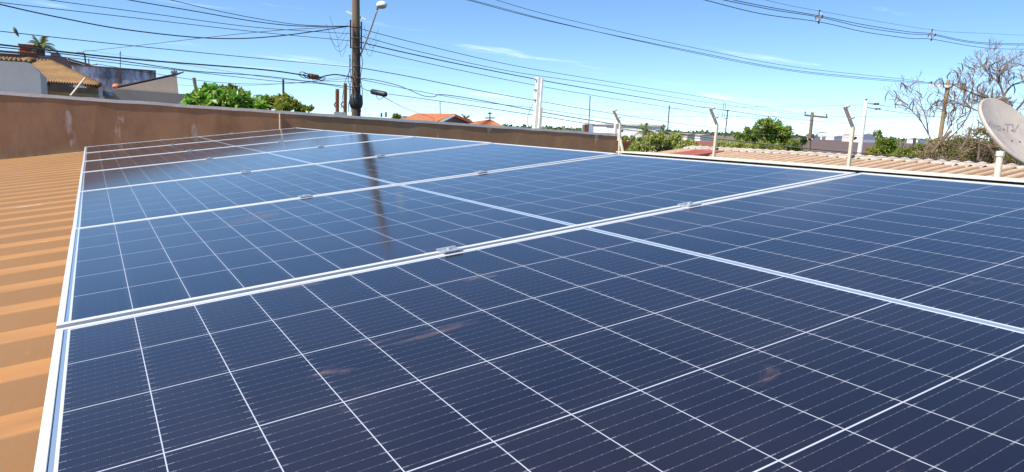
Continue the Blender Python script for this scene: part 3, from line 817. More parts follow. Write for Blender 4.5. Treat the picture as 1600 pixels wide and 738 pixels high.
# ------------------------------------------------------------------ overhead wires
def wire(label, pts, r, plane=None, ends=None, mat=None, cat='overhead wire', grp='overhead wires'):
    if plane is not None: W_ = [on_plane(x, y, plane[0], plane[1]) for x, y in pts]
    else: W_ = [at_d(x, y, d) for x, y, d in pts]
    mb = MB(); mb.tube(smoothline(W_, 7), r, 5); return tag(mb.build('overhead_wire', mat or m_wire), label, cat, grp)
SP = (PA, PLD)
Lw = [
 ([(-110, -22), (0, 7), (100, 29), (200, 47), (330, 60), (430, 57), (548, 41)], 0.016, 'thick wire crossing the upper left sky in one long sag to the pole'),
 ([(160, -10), (201, 0), (300, 17), (400, 34), (470, 41), (548, 41)], 0.013, 'upper wire from the top left edge straight to the top insulator'),
 ([(240, -6), (266, 0), (330, 15), (400, 29), (470, 39), (548, 42)], 0.010, 'thin wire entering at the top edge furthest right on the left side'),
 ([(40, -7), (76, 0), (240, 22), (400, 43), (548, 53)], 0.009, 'thin wire reaching the second left insulator'),
 ([(-80, -8), (0, 4), (200, 27), (400, 50), (548, 64)], 0.009, 'thin wire reaching the third left insulator'),
 ([(-80, 40), (0, 49), (200, 71), (400, 91), (548, 105)], 0.010, 'single wire passing above the palm to the pole below the lamp arm'),
 ([(-90, 60), (0, 70), (200, 92), (400, 108), (470, 117), (492, 122), (512, 118), (528, 117), (555, 122)], 0.021, 'thickest black cable across the left sky with a loop before the pole'),
 ([(-80, 66), (76, 82), (200, 97), (300, 111), (400, 118), (470, 126), (553, 137)], 0.013, 'black cable just under the thickest cable on the left'),
 ([(-80, 70), (0, 79), (130, 93), (270, 109), (440, 128), (500, 131), (553, 141)], 0.009, 'lower thin cable over the grey house roof to the pole'),
 ([(150, 100), (240, 115), (340, 129), (442, 131), (553, 122)], 0.007, 'lowest faint wire over the bright green tree'),
]
for pts, r, lab in Lw: wire(lab, pts, r, SP)
wire('wire running down from the pole to the dark building at far left, crossing the others', [(129, 81, 37), (240, 68.5, 33), (330, 58, 30), (430, 48, 27.6), (548, 41, 25)], 0.012)
wire('faint wire from the pole down behind the small masts', [(130, 78, 36), (300, 103, 31), (440, 124, 28), (553, 128, 25)], 0.007)
wire('faint wire dropping toward the yellow green tree', [(120, 118, 37), (297, 134, 31), (442, 131, 28), (553, 118, 25)], 0.006)
wire('short wire sloping down from the pole toward the rusty posts', [(555, 100, 25), (540, 125, 22.5), (533, 170, 20.6)], 0.009)
Rw = [
 ([(562, 45), (660, 70), (800, 102), (940, 126), (1110, 154), (1256, 179)], 0.012, 'topmost of the four wires from the tall pole to the distant wooden pole'),
 ([(562, 56), (660, 82), (800, 112), (940, 133), (1110, 161), (1262, 181)], 0.012, 'second of the four wires from the tall pole to the distant wooden pole'),
 ([(562, 66), (640, 84), (740, 105), (870, 130), (1000, 152), (1130, 172), (1280, 190), (1440, 203)], 0.020, 'third and darkest of the four wires from the tall pole to the right'),
 ([(562, 75), (700, 106), (850, 136), (1000, 161), (1130, 180), (1292, 197)], 0.012, 'lowest of the four wires from the tall pole to the distant wooden pole'),
 ([(562, 106), (640, 120), (740, 140), (840, 158), (960, 178), (1100, 198), (1268, 217)], 0.014, 'single wire leaving the tall pole at mid height to the right'),
 ([(562, 124), (640, 140), (740, 158), (840, 170), (960, 187), (1100, 206), (1268, 224)], 0.010, 'thin wire above the sagging black cable right of the pole'),
]
for pts, r, lab in Rw: wire(lab, pts, r, SP)
NE = np.array([16.6, 8.6, 0]); nd_ = NE - PA; nd_[2] = 0; nd_ /= np.linalg.norm(nd_)
NP = (PA, nd_)
wire('thick black cable dipping right of the tall pole, then falling past the fence posts', [(556, 122), (585, 125), (620, 133), (645, 143), (662, 150), (678, 151.5), (690, 148), (740, 155), (840, 174), (940, 191), (1043, 206), (1120, 217), (1280, 234), (1440, 247), (1560, 258)], 0.014, NP)
wire('black cable leaving the dark splice case and running just under the thick cable', [(607, 147), (700, 160), (840, 181), (960, 200), (1043, 211), (1120, 220)], 0.011, NP)
wire('short slack cable from the pole to the dark splice case', [(556, 121), (563, 134), (572, 141), (581, 142)], 0.012, NP)
wire('faint wire slanting down from the splice case behind the orange roofs', [(596, 150, 25), (640, 172, 40), (690, 189, 58)], 0.012)
HP = (PA, (TD - PA) * np.array([1, 1, 0]) / np.linalg.norm((TD - PA)[:2]))
for pts, lab, r in (([(600, -62), (775, 0), (900, 34), (1080, 74), (1242, 105), (1405, 123), (1455, 130)], 'upper of the three long wires descending to the white crossarm', 0.010),
               ([(560, -48), (730, 0), (870, 36), (1080, 80), (1242, 110), (1405, 126), (1488, 131)], 'middle of the three long wires descending to the white crossarm', 0.012),
               ([(560, -46), (740, 1), (880, 37.5), (1080, 82), (1242, 112), (1405, 128), (1506, 133)], 'lower of the three long wires descending to the white crossarm', 0.010)):
    wire(lab, pts, r, HP)
wire('wire continuing right from the white crossarm behind the dish', [(1488, 131, 39.8), (1530, 144, 42), (1600, 172, 47), (1680, 205, 53)], 0.012)
wire('lower wire continuing right from the white crossarm behind the dish', [(1506, 133, 39.8), (1550, 155, 42), (1620, 190, 47)], 0.012)
wire('thin wire leaving the round concrete pole to the right', [(1366, 170, 36), (1400, 175, 40), (1440, 180, 46), (1500, 187, 56)], 0.012)
wire('upper thin wire leaving the round concrete pole to the right', [(1364, 163, 36), (1400, 168, 40), (1450, 173, 46), (1510, 178, 56)], 0.010)
TP = (at_d(1280, 28, 25), np.array([0.99, 0.144, 0]))
for pts, lab, r in (([(1130, -18), (1195, 0), (1280, 17.5), (1456, 47), (1530, 52), (1640, 57)], 'thin messenger wire above the upper right cables', 0.006),
                 ([(1080, -16), (1145, 0), (1210, 13), (1280, 25), (1350, 39), (1420, 50), (1456, 53), (1510, 64), (1560, 68), (1640, 69)], 'highest of the three black cables held by spacers at upper right', 0.012),
                 ([(1060, -17), (1130, 0), (1210, 16), (1280, 27), (1350, 43), (1420, 53), (1456, 55), (1510, 66), (1560, 70), (1640, 71)], 'middle of the three black cables held by spacers at upper right', 0.012),
                 ([(1040, -15), (1100, 0), (1190, 22), (1280, 34.5), (1350, 50), (1420, 60), (1456, 61.5), (1510, 71), (1560, 76.5), (1640, 77)], 'lowest of the three black cables held by spacers at upper right', 0.012)):
    wire(lab, pts, r, TP, mat=m_black)
for (x_, ya, yb, lab) in ((1280, 17.5, 37, 'cable spacer clipping the upper right cables, the nearer left one'), (1456, 47, 64, 'cable spacer clipping the upper right cables above the white crossarm')):
    ct, cb = on_plane(x_, ya, *TP), on_plane(x_, yb, *TP)
    e = thing('cable_spacer', lab, 'cable spacer', cb, 'cable spacers'); h = ct[2] - cb[2]
    sdv = np.array([-0.144, 0.99, 0]); ctr = (ct + cb) / 2
    mb = MB(); up_ = np.array([0, 0, 1.0])
    P4 = [ctr + up_ * h * .48, ctr + sdv * h * .4 + TP[1] * h * .25, ctr - up_ * h * .40, ctr - sdv * h * .4 - TP[1] * h * .25]
    mb.tube(P4 + [P4[0]], 0.018, 6); mb.tube([P4[0], P4[2]], 0.014, 6); mb.tube([P4[1], P4[3]], 0.018, 6); mb.build('frame', m_conc, e)
    for q in P4:
        mb = MB(); mb.tube([q - up_ * .05, q + up_ * .05], 0.032, 8); mb.build('clip', m_porc, e)
q0_, q1_ = on_plane(580, 143, *NP), on_plane(604, 148, *NP)
e = thing('splice_case', 'dark splice case hanging on the cable right of the tall pole', 'cable box', (q0_ + q1_) / 2 - np.array([0, 0, .1]))
mb = MB(); mb.tube([q0_, q0_ + (q1_ - q0_) * .08, q1_ - (q1_ - q0_) * .08, q1_], [0.06, 0.095, 0.095, 0.06], 10); mb.build('case_body', m_black, e, True)
mb = MB(); mb.tube(smoothline([q0_ + (q1_ - q0_) * .3 - np.array([0, 0, .08]), (q0_ + q1_) / 2 - np.array([0, 0, .22]), q1_ - (q1_ - q0_) * .15 - np.array([0, 0, .08])], 6), 0.01, 5); mb.build('cable_loop', m_black, e)
q0_, q1_ = on_plane(472, 117, *SP), on_plane(498, 121, *SP)
e = thing('cable_coil', 'tangled coil and splice hanging on the thick cable left of the tall pole', 'cable box', (q0_ + q1_) / 2 - np.array([0, 0, .1]))
mb = MB(); qq = q0_ + (q1_ - q0_) * .45; mb.tube([qq, qq + (q1_ - q0_) * .5], [0.09, 0.075], 9); mb.build('case_body', m_rust, e, True)
for k in range(5):
    mb = MB(); c0 = q0_ + (q1_ - q0_) * (k / 4); mb.tube(smoothline([c0 - SD * .15, c0 + np.array([0, 0, .09 - .03 * k]), c0 + SD * .28, c0 + SD * .1 - np.array([0, 0, .10]), c0 - SD * .15], 6), 0.014, 5); mb.build('loop', m_black if k % 2 else m_oldwood, e)

# ------------------------------------------------------------------ houses
def block(mb, outline, Y, depth, zbot=0.0, m=0):
    """outline (pixels, left to right) on the vertical plane y=Y, taken down to zbot and pushed back by depth"""
    P = [at_y(x, y, Y) for x, y in outline]
    poly = [np.array([P[0][0], Y, zbot])] + P + [np.array([P[-1][0], Y, zbot])]
    return mb.prism(poly, (0, depth, 0), m)
def tiled(mb, a, b, c, d, cols, rows, amp=0.05):
    """clay tiles on the quad a,b (ridge) c,d (eave), laid as rounded channels running down the slope"""
    a, b, c, d = [np.asarray(q, float) for q in (a, b, c, d)]
    nrm = np.cross(b - a, d - a); nrm /= np.linalg.norm(nrm); nrm *= np.sign(nrm[2])
    NC = cols * 6; NR = rows * 3; vs, fs = [], []
    for i in range(NR + 1):
        t = i / NR
        for k in range(NC + 1):
            s_ = k / NC
            q = (a * (1 - s_) + b * s_) * (1 - t) + (d * (1 - s_) + c * s_) * t
            st = ((t * rows) % 1.0) * 0.5 * amp
            vs.append(q + nrm * (amp * abs(math.sin(math.pi * s_ * cols)) + st))
    for i in range(NR):
        for k in range(NC): fs.append((i * (NC + 1) + k, i * (NC + 1) + k + 1, (i + 1) * (NC + 1) + k + 1, (i + 1) * (NC + 1) + k))
    mb.add(vs, fs)

# dark two-storey block with the stained side wall
h = thing('dark_building', 'dark brown building with stepped parapet behind the palm at far left', 'building', at_y(40, 100, 38) * np.array([1, 1, 0]))
mb = MB(); block(mb, [(-90, 76), (0, 83), (54, 86.5), (79, 88), (79.2, 83), (92.5, 83.3), (92.7, 89.5), (104, 89.7), (106, 94.5), (141, 104)], 38, 6); mb.build('wall', m_darkwall, h)
for (a_, b_) in (((-90, 76), (54, 86.5)), ((106, 94.5), (141, 104))):
    mb = MB(); mb.beam(at_y(*a_, 37.9) + np.array([0, 0, .06]), at_y(*b_, 37.9) + np.array([0, 0, .06]), 0.3, 0.08); mb.build('coping', m_rust, h)
mb = MB(); block(mb, [(69, 92.5), (78.5, 93)], 37.93, 0.05, at_y(70, 98, 37.93)[2]); mb.build('window', m_glassdark, h)
mb = MB(); block(mb, [(95, 106), (106, 106.5)], 37.93, 0.05, at_y(100, 112, 37.93)[2]); mb.build('window', m_glassdark, h)
h = thing('brick_tank_housing', 'bright orange brick box standing on the roof left of the palm', 'water tank housing', at_y(42, 86, 39))
mb = MB(); block(mb, [(30, 69.5), (54, 71)], 39, 2.4, at_y(42, 88, 39)[2]); mb.build('brick_box', m_orange, h)
mb = MB(); 
q = at_y(30, 69.5, 38.95); q2 = at_y(54, 71, 38.95); mb.box((q[0] - .05, 38.9, q[2] - .03), (q2[0] + .05, 41.5, q[2] + .03)); mb.build('slab', m_rust, h)
mb = MB(); mb.beam(at_y(29.5, 86, 38.95), at_y(29.7, 76, 38.95), 0.06, 0.06); mb.build('pipe', m_white, h)
h = thing('stained_wall', 'long white wall streaked with black mould, rising behind the tiled roof', 'wall', at_y(180, 120, 34) * np.array([1, 1, 0]))
mb = MB(); block(mb, [(112, 102.5), (180, 107), (243, 112)], 34, 0.4); mb.build('wall_body', m_stained, h)
mb = MB(); mb.beam(at_y(112, 102, 34.2), at_y(243, 111.5, 34.2), 0.5, 0.05); mb.build('coping', m_darkwall, h)
mb = MB(); block(mb, [(184, 107), (190, 107.5)], 33.85, 0.1, at_y(187, 130, 33.85)[2]); mb.build('pilaster', m_darkwall, h)
mb = MB(); block(mb, [(239.5, 111.5), (243.5, 112)], 33.85, 0.1); mb.build('pilaster', m_darkwall, h)

h = thing('tiled_house', 'house with an ochre clay tile hip roof behind the parapet at left', 'house', at_y(80, 140, 25) * np.array([1, 1, 0]))
ra, rb = at_y(-40, 93, 29), at_y(78, 100, 29)
ec, ed = at_y(155, 137, 24), at_y(-40, 124, 24)
mb = MB(); tiled(mb, ra, rb, ec, ed, 46, 13, 0.095)
back = np.array([ec[0], 34.0, ec[2]]); tiled(mb, rb, rb + np.array([0.01, 0.01, 0]), back, ec, 20, 13, 0.045)
mb.build('roof', m_tile, h, False)
mb = MB()
for i in range(26):
    t0, t1 = i / 26, (i + 1) / 26; a_, b_ = rb + (ec - rb) * t0, rb + (ec - rb) * t1
    mb.tube([a_ + np.array([0, 0, .05]), b_ + np.array([0, 0, .09])], [0.07, 0.085], 8)
mb.build('hip_tiles', m_tile, h, True)
mb = MB()
for i in range(20):
    a_, b_ = ra + (rb - ra) * i / 20, ra + (rb - ra) * (i + 1) / 20; mb.tube([a_ + np.array([0, 0, .05]), b_ + np.array([0, 0, .09])], [0.07, 0.085], 8)
mb.build('ridge_tiles', m_tile, h, True)
mb = MB(); mb.box((ed[0], 24.02, ec[2] - 0.30), (ec[0] - .02, 24.10, ec[2] - 0.03)); mb.build('fascia', m_oldwood, h)
mb = MB(); mb.box((ed[0], 24.5, 0), (ec[0] - 0.5, 33, ec[2] - 0.06)); mb.build('wall', m_greywall, h)
mb = MB(); q = at_y(62, 120.5, 23.9); q2 = at_y(75, 128, 23.9); mb.box((q[0], 24.6, q2[2] - .2), (q2[0], 25.2, q[2])); mb.build('chimney', m_tan, h)

h = thing('grey_house', 'plain grey rendered house wall with a row of roof tiles along its top, far left', 'house', at_y(20, 140, 20) * np.array([1, 1, 0]))
mb = MB(); block(mb, [(-120, 88), (40, 97.5), (47, 99), (62.5, 114)], 20, 3.2); mb.build('wall', m_greywall, h)
mb = MB()
prev_ = None
for i in range(22):
    x_ = -120 + 7.7 * i; a_, b_ = at_y(x_, 87 + (x_ + 120) * 0.0594, 20.05), at_y(x_ + 8, 87 + (x_ + 128) * 0.0594, 20.05)
    mb.tube([a_ + np.array([0, 0, .0]), b_ + np.array([0, 0, .01])], [0.045, 0.055], 8)
mb.build('ridge_tiles', m_tile, h, True)
mb = MB(); q = at_y(46, 94, 20.3); ell(mb, q, np.array([.16, 0, 0]), np.array([0, .16, 0]), np.array([0, 0, .07]), 6, 10); mb.build('finial_tile', m_tile, h, True)

h = thing('gabled_house', 'tan house with a steep triangular end wall and a long low wall in front', 'house', at_y(240, 140, 26) * np.array([1, 1, 0]))
mb = MB(); block(mb, [(180, 139), (276, 118), (279, 147)], 26, 5); mb.build('gable_wall', m_tan, h)
mb = MB(); block(mb, [(163, 140.5), (186, 139.5), (279, 146.5), (297.5, 147.5)], 25.5, 0.45); mb.build('front_wall', m_tangrey, h)
mb = MB(); mb.beam(at_y(180, 138.6, 28.4), at_y(276.5, 117.3, 28.4), 4.7, 0.03); mb.build('roof', m_darkwall, h)
mb = MB(); block(mb, [(160, 141.5), (164, 141.7)], 25.4, 0.1, at_y(162, 151, 25.4)[2]); mb.build('door_gap', m_glassdark, h)
mb = MB(); block(mb, [(164.5, 143), (176, 143.8)], 25.45, 0.06, at_y(170, 150, 25.4)[2]); mb.build('window', m_blue, h)
mb = MB(); q = at_y(182, 136, 27); ell(mb, q, np.array([.11, 0, 0]) * 1.25, np.array([0, .13, 0]), np.array([0, 0, .11]), 8, 14, cut=-0.2); mb.tube([q - np.array([0, 0, .5]), q], 0.08, 10)
tag(mb.build('vent_cap', weathered('salmon_clay', (0.55, 0.19, 0.10), 0.1, 4, .7), None, True), 'small salmon red domed vent cap at the foot of the tan gable', 'vent cap')

def mast(label, segs, D, r, name='antenna_mast', cat='antenna'):
    b0 = at_d(segs[0][0][0], segs[0][0][1], D); 
    mb = MB()
    for s_ in segs: mb.tube([at_d(x, y, D) for x, y in s_], r, 5)
    return tag(mb.build(name, m_wire), label, cat, 'masts and antennas behind the roofs')
mast('curved thin lamp stick in front of the stained wall at left', [[(136, 122), (134, 100), (132, 84), (130, 83), (120, 82.5)]], 30, 0.035, 'lamp_stick', 'lamp post')
mast('short dark pipe at the left end of the stained wall', [[(139.5, 104), (138.5, 92)], [(134, 102.5), (152, 101)]], 40, 0.03)
mast('thin tall antenna above the middle of the stained wall', [[(188, 108), (188, 80)], [(186.5, 84), (189.5, 84)]], 40, 0.022)
mast('stubby spiky antenna on the tip of the tan gable', [[(272.5, 119), (272, 110)], [(267, 113), (277, 113)], [(268.5, 115.5), (276, 111)], [(268, 111), (276, 116)]], 30, 0.03)
mast('thin grey pole behind the yellow green trees', [[(443, 160), (442.5, 124)]], 45, 0.07, 'thin_pole', 'pole')
mast('faint thin antenna above the far orange roof', [[(688, 190), (687.5, 158)]], 55, 0.03)
mast('tall thin antenna left of the white building', [[(919, 208), (921, 176), (922, 150)]], 48, 0.035)
mast('thin antenna above the palms', [[(1043, 205), (1046, 165)]], 60, 0.05)
mast('thin slanting antenna left of the round tree', [[(1132, 216), (1135.5, 190), (1137, 172)], [(1135, 173), (1139, 173)], [(1133.5, 185), (1136.5, 185)]], 60, 0.05)
mast('faint ladder antenna behind the slanting one', [[(1128.5, 184), (1131, 160)], [(1132, 184), (1134, 160)], [(1129, 180), (1132.5, 180)], [(1130, 172), (1133, 172)]], 75, 0.025)
mast('small dark curved street lamp far off in the field', [[(1270, 218), (1278, 208), (1288, 206.5), (1291, 207)]], 90, 0.06, 'far_lamp', 'lamp post')
mast('short dark fence stake at left of the dead tree', [[(1428.5, 231), (1429, 216)]], 40, 0.09, 'stake', 'stake')
mast('second dark stake in the straw field', [[(1410, 231), (1411, 224)]], 60, 0.07, 'stake', 'stake')
mast('two pipe stubs beyond the parapet right of the tall pole', [[(596, 183), (596, 177)], [(603, 183), (603, 175.5)]], 30, 0.04, 'pipe_stub', 'pipe')
mb = MB(); mb.beam(at_y(110, 150, 10.9), at_y(132.5, 122.5, 11.4), 0.02, 0.02)
tag(mb.build('slanting_bar', m_tan), 'thin pale slanting bar rising above the left part of the parapet', 'metal bar')
mb = MB(); mb.beam(at_d(1353, 250, 20), at_d(1354, 249, 20), 0.02, 0.02) if False else None

# right of the pole
h = thing('far_house', 'low house with orange tiled roof and dark blue grey upper band, behind the parapet', 'house', at_d(650, 195, 62) * np.array([1, 1, 0]))
yH = at_d(660, 190, 62)[1]
mb = MB(); tiled(mb, at_y(632, 184.5, yH + 4), at_y(690, 185.5, yH + 4), at_y(700, 195, yH), at_y(628, 191, yH), 22, 8, 0.05); mb.build('roof', m_tileo, h)
mb = MB(); block(mb, [(631, 181.6), (668, 184.6)], yH + 4.2, 1.5); mb.build('upper_wall', m_navy, h)
mb = MB(); q = at_y(628, 192.5, yH); q2 = at_y(700, 196.5, yH); mb.box((q[0], yH + .3, 0), (q2[0], yH + 6, min(q[2], q2[2]) - .05)); mb.build('wall', m_bright, h)
h = thing('dark_gable_house', 'house with a dark grey triangular gable and pale edge, right of the orange roofs', 'house', at_d(716, 195, 52) * np.array([1, 1, 0]))
yG = at_d(716, 190, 52)[1]
ga, gt, gb = at_y(680, 193.5, yG), at_y(707, 182, yG), at_y(739, 196.5, yG)
mb = MB(); block(mb, [(680, 193.5), (707, 182), (739, 196.5)], yG, 7); mb.build('wall', m_navy, h)
mb = MB(); up_ = np.array([0, 0, .10])
for (a_, b_) in ((ga - up_ * .2, gt), (gt, gb)): mb.prism([a_ + up_ * .2, b_ + up_ * .2, b_ + up_ * 2.0, a_ + up_ * 2.0], (0, 7.2, 0))
for o_ in (0,): pass
rfh = mb.build('roof', m_tileo, h); rfh.location.y -= 0.35
mb = MB(); mb.beam(ga + np.array([0, -.4, .02]), gt + np.array([0, -.4, .10]), 0.05, 0.13); mb.build('barge_board', m_bright, h)
h = thing('hip_roof_house', 'small house with an orange pyramid tile roof left of the white service post', 'house', at_d(765, 200, 50) * np.array([1, 1, 0]))
yP = at_d(768, 195, 50)[1]
ap = at_y(766, 187.5, yP + 2.5); l_, r_ = at_y(738, 199, yP), at_y(795, 202.5, yP)
zc_ = (l_[2] + r_[2]) / 2; l_[2] = r_[2] = zc_
mb = MB(); tiled(mb, ap, ap + np.array([.02, 0, 0]), r_, l_, 14, 7, 0.04); bk = np.array([r_[0], yP + 5, zc_]); tiled(mb, ap, ap + np.array([0, .02, 0]), bk, r_, 12, 7, 0.04)
tiled(mb, ap, ap + np.array([0, .02, 0]), l_, np.array([l_[0], yP + 5, zc_]), 12, 7, 0.04); mb.build('roof', m_tileo, h)
mb = MB(); mb.box((l_[0] + .3, yP + .3, 0), (r_[0] - .3, yP + 4.7, zc_ - .03)); mb.build('wall', m_bright, h)
mb = MB(); mb.box((r_[0] - .9, yP - .1, zc_ - .12), (r_[0] + .25, yP + .1, zc_ + .02)); mb.build('gutter', m_conc, h)
mast('cross shaped dark antenna on the orange pyramid roof', [[(765.5, 190), (765.3, 175)], [(758, 184.5), (773, 184.5)], [(762, 177.5), (768.5, 177.5)]], 52, 0.045)
h = thing('white_building', 'bright white box shaped building behind the right end of the parapet', 'building', at_d(932, 210, 50) * np.array([1, 1, 0]))
yW = at_d(932, 205, 50)[1]
wa, wb = at_d(916.5, 194.6, 57), at_d(947.5, 196.2, 48); wb[2] = wa[2] = (wa[2] + wb[2]) / 2
wd_ = (wb - wa) / np.linalg.norm(wb - wa); wnn = np.array([-wd_[1], wd_[0], 0])
mb = MB(); mb.prism([wa, wb, wb * [1, 1, 0], wa * [1, 1, 0]], wnn * 4); mb.build('wall', m_bright, h)
mb = MB(); zz_ = np.array([0, 0, .004]); mb.prism([wa + zz_ - wd_ * .1 - wnn * .1, wb + zz_ + wd_ * .1 - wnn * .1, wb + wd_ * .1 - wnn * .1 + zz_ * 30, wa - wd_ * .1 - wnn * .1 + zz_ * 30], wnn * 4.2); mb.build('roof_slab', m_paleconc, h)
mb = MB(); mb.beam(at_y(914.5, 210, yW - .2), at_y(915, 194.5, yW - .2), 0.3, 0.2); mb.build('pillar', m_rust, h)
h = thing('blue_grey_shed', 'long blue grey shed with pale pillars behind the fence and palms', 'shed', at_d(975, 210, 53) * np.array([1, 1, 0]))
yS = at_d(975, 205, 53)[1]
mb = MB(); block(mb, [(947, 196), (1003, 200.5)], yS, 3); mb.build('wall', m_blue, h)
for x_ in (977, 999):
    mb = MB(); block(mb, [(x_ - 1.2, 198.5), (x_ + 1.2, 198.7)], yS - .2, 0.15); mb.build('pillar', m_bright, h)
mb = MB(); mb.beam(at_y(946, 195.3, yS + 1.5), at_y(1004, 200, yS + 1.5), 3.2, 0.05); mb.build('roof', m_paleconc, h)
h = thing('red_roof_house', 'red tiled roof seen past the green bush, left of the middle fence post', 'house', at_d(1095, 230, 26) * np.array([1, 1, 0]))
yR = at_d(1095, 228, 26)[1]
mb = MB(); tiled(mb, at_y(1062, 220, yR + 3), at_y(1118, 221.5, yR + 3), at_y(1124, 232, yR), at_y(1066, 232, yR), 26, 9, 0.035); mb.build('roof', mk_tiles('dull_red_tiles', (0.17, 0.06, 0.045), (0.26, 0.095, 0.065), (0.34, 0.14, 0.09)), h)
mb = MB(); q = at_y(1066, 232, yR); q2 = at_y(1124, 232, yR); mb.box((q[0], yR + .2, 0), (q2[0] + .0, yR + 2.8, min(q[2], q2[2]) - .05)); mb.build('wall', m_tan, h)
h = thing('orange_wall', 'low orange red wall behind the farthest fence post', 'wall', at_d(978, 235, 22) * np.array([1, 1, 0]))
yO = at_d(978, 230, 22)[1]
mb = MB(); block(mb, [(960, 221), (1000, 223)], yO, 0.2); mb.build('wall_body', weathered('orange_red_render', (0.48, 0.14, 0.05), 0.25, 1.2, .9), h)
mb = MB(); mb.beam(at_y(960, 221, yO + .1), at_y(1000, 223, yO + .1), 0.26, 0.05); mb.build('coping', m_orange, h)

# far buildings on the horizon
rng = random.Random(11)
fb = [(1020, 1038, 206, 212, 150, 'far grey house left of the palms'), (1074, 1086, 210, 216, 120, 'small far house with dark roof above the red roof'), (1094, 1112, 212, 217, 170, 'pale far house left of the middle fence post'),
      (1270, 1282, 213.5, 217, 300, 'pale far shed just right of the distant wooden pole'), (1284, 1297, 213, 217.5, 320, 'small white far building in the middle of the field edge'), (1303, 1316, 212.5, 218, 310, 'white far building left of the nearest fence post'),
      (1333, 1341, 210, 219, 240, 'grey far building between nearest fence post and concrete pole'), (1345, 1368, 210.5, 220, 230, 'largest white far building right of the concrete pole'), (1434, 1446, 217, 223, 260, 'pale far building beside the dead tree')]
for (xa, xb, ya, yb, D, lab) in fb:
    if D > 200: D *= 2.0; ya += 1.2
    Y = at_d((xa + xb) / 2, ya, D)[1]; a_, b_ = at_y(xa, ya, Y), at_y(xb, ya + (xb - xa) * .03, Y)
    e = thing('far_building', lab, 'building', np.array([(a_[0] + b_[0]) / 2, Y, 0]), 'far buildings along the horizon')
    zt_ = (a_[2] + b_[2]) / 2
    mb = MB(); mb.box((a_[0], Y, 0), (b_[0], Y + 8, zt_)); mb.build('wall', m_bright if 'white' in lab or 'pale' in lab else m_greywall, e)
    mb = MB(); mb.prism([(a_[0] - .3, Y - .3, zt_ + .01), (b_[0] + .3, Y - .3, zt_ + .01), ((a_[0] + b_[0]) / 2, Y - .3, zt_ + .10 * (b_[0] - a_[0]))], (0, 8.6, 0)); mb.build('roof', m_paleconc if 'white' in lab else m_tangrey, e)

# ------------------------------------------------------------------ plants
def leaves_mesh(name, centers, size, mat, parent, rs, aspect=0.5, up=0.4, fold=0.12):
    n = len(centers); rsn = np.random.RandomState(rs)
    d = rsn.normal(size=(n, 3)); d[:, 2] += up * rsn.uniform(-1, 0.6, n); d /= np.linalg.norm(d, axis=1)[:, None]
    nn = rsn.normal(size=(n, 3)) + np.array([0, 0, 0.9]); s_ = np.cross(d, nn); s_ /= np.linalg.norm(s_, axis=1)[:, None] + 1e-9
    nn = np.cross(s_, d)
    L = size * rsn.uniform(0.6, 1.3, n)[:, None]; Wd = L * aspect
    c = np.asarray(centers)
    V = np.stack([c, c + d * L * .45 + s_ * Wd * .5 + nn * L * fold, c + d * L, c + d * L * .45 - s_ * Wd * .5 + nn * L * fold], 1).reshape(-1, 3)
    o = parent.location
    V = V - np.array([o.x, o.y, o.z])
    me = bpy.data.meshes.new(name)
    F = [(4 * i, 4 * i + 1, 4 * i + 2, 4 * i + 3) for i in range(n)]
    me.from_pydata(V.tolist(), [], F); me.materials.append(mat.mat); me.update()
    ob = bpy.data.objects.new(name, me); col.objects.link(ob); ob.parent = parent
    return ob
def crown_points(clumps, n, rs, shell=0.55):
    rsn = np.random.RandomState(rs); out = []
    vol = np.array([c[1][0] * c[1][1] * c[1][2] for c in clumps]) ** 0.7; vol /= vol.sum()
    for (c, r), w in zip(clumps, vol):
        k = max(8, int(n * w)); d = rsn.normal(size=(k, 3)); d /= np.linalg.norm(d, axis=1)[:, None]
        rad = (shell + (1 - shell) * rsn.uniform(0, 1, k)) * (1 + 0.22 * rsn.normal(size=k) * 0.6)
        out.append(np.asarray(c) + d * rad[:, None] * np.asarray(r))
    return np.concatenate(out)
def limbs(mb, base, clumps, r, rs):
    rr = random.Random(rs)
    ctr = np.mean([c for c, _ in clumps], axis=0); fork = base + (ctr - base) * 0.45
    mb.tube(smoothline([base, base + (fork - base) * .5 + np.array([rr.uniform(-.1, .1), rr.uniform(-.1, .1), 0]), fork], 5), [r] * 0 or r, 8)
    for c, rad in clumps:
        c = np.asarray(c); mb.tube(smoothline([fork, (fork + c) / 2 + np.array([rr.uniform(-.2, .2), rr.uniform(-.2, .2), .1]), c], 5), r * 0.35, 6)
def clumps_px(spec, D, squash=0.85, rs=0):
    """spec: (x, y, radius in px) blobs at depth D, scattered a little in depth"""
    rr = random.Random(rs); out = []
    for (x, y, r) in spec:
        R = r * D / F_PX; out.append((at_d(x, y, D + rr.uniform(-.9, .9) * R * 1.2), (R, R, R * squash)))
    return out
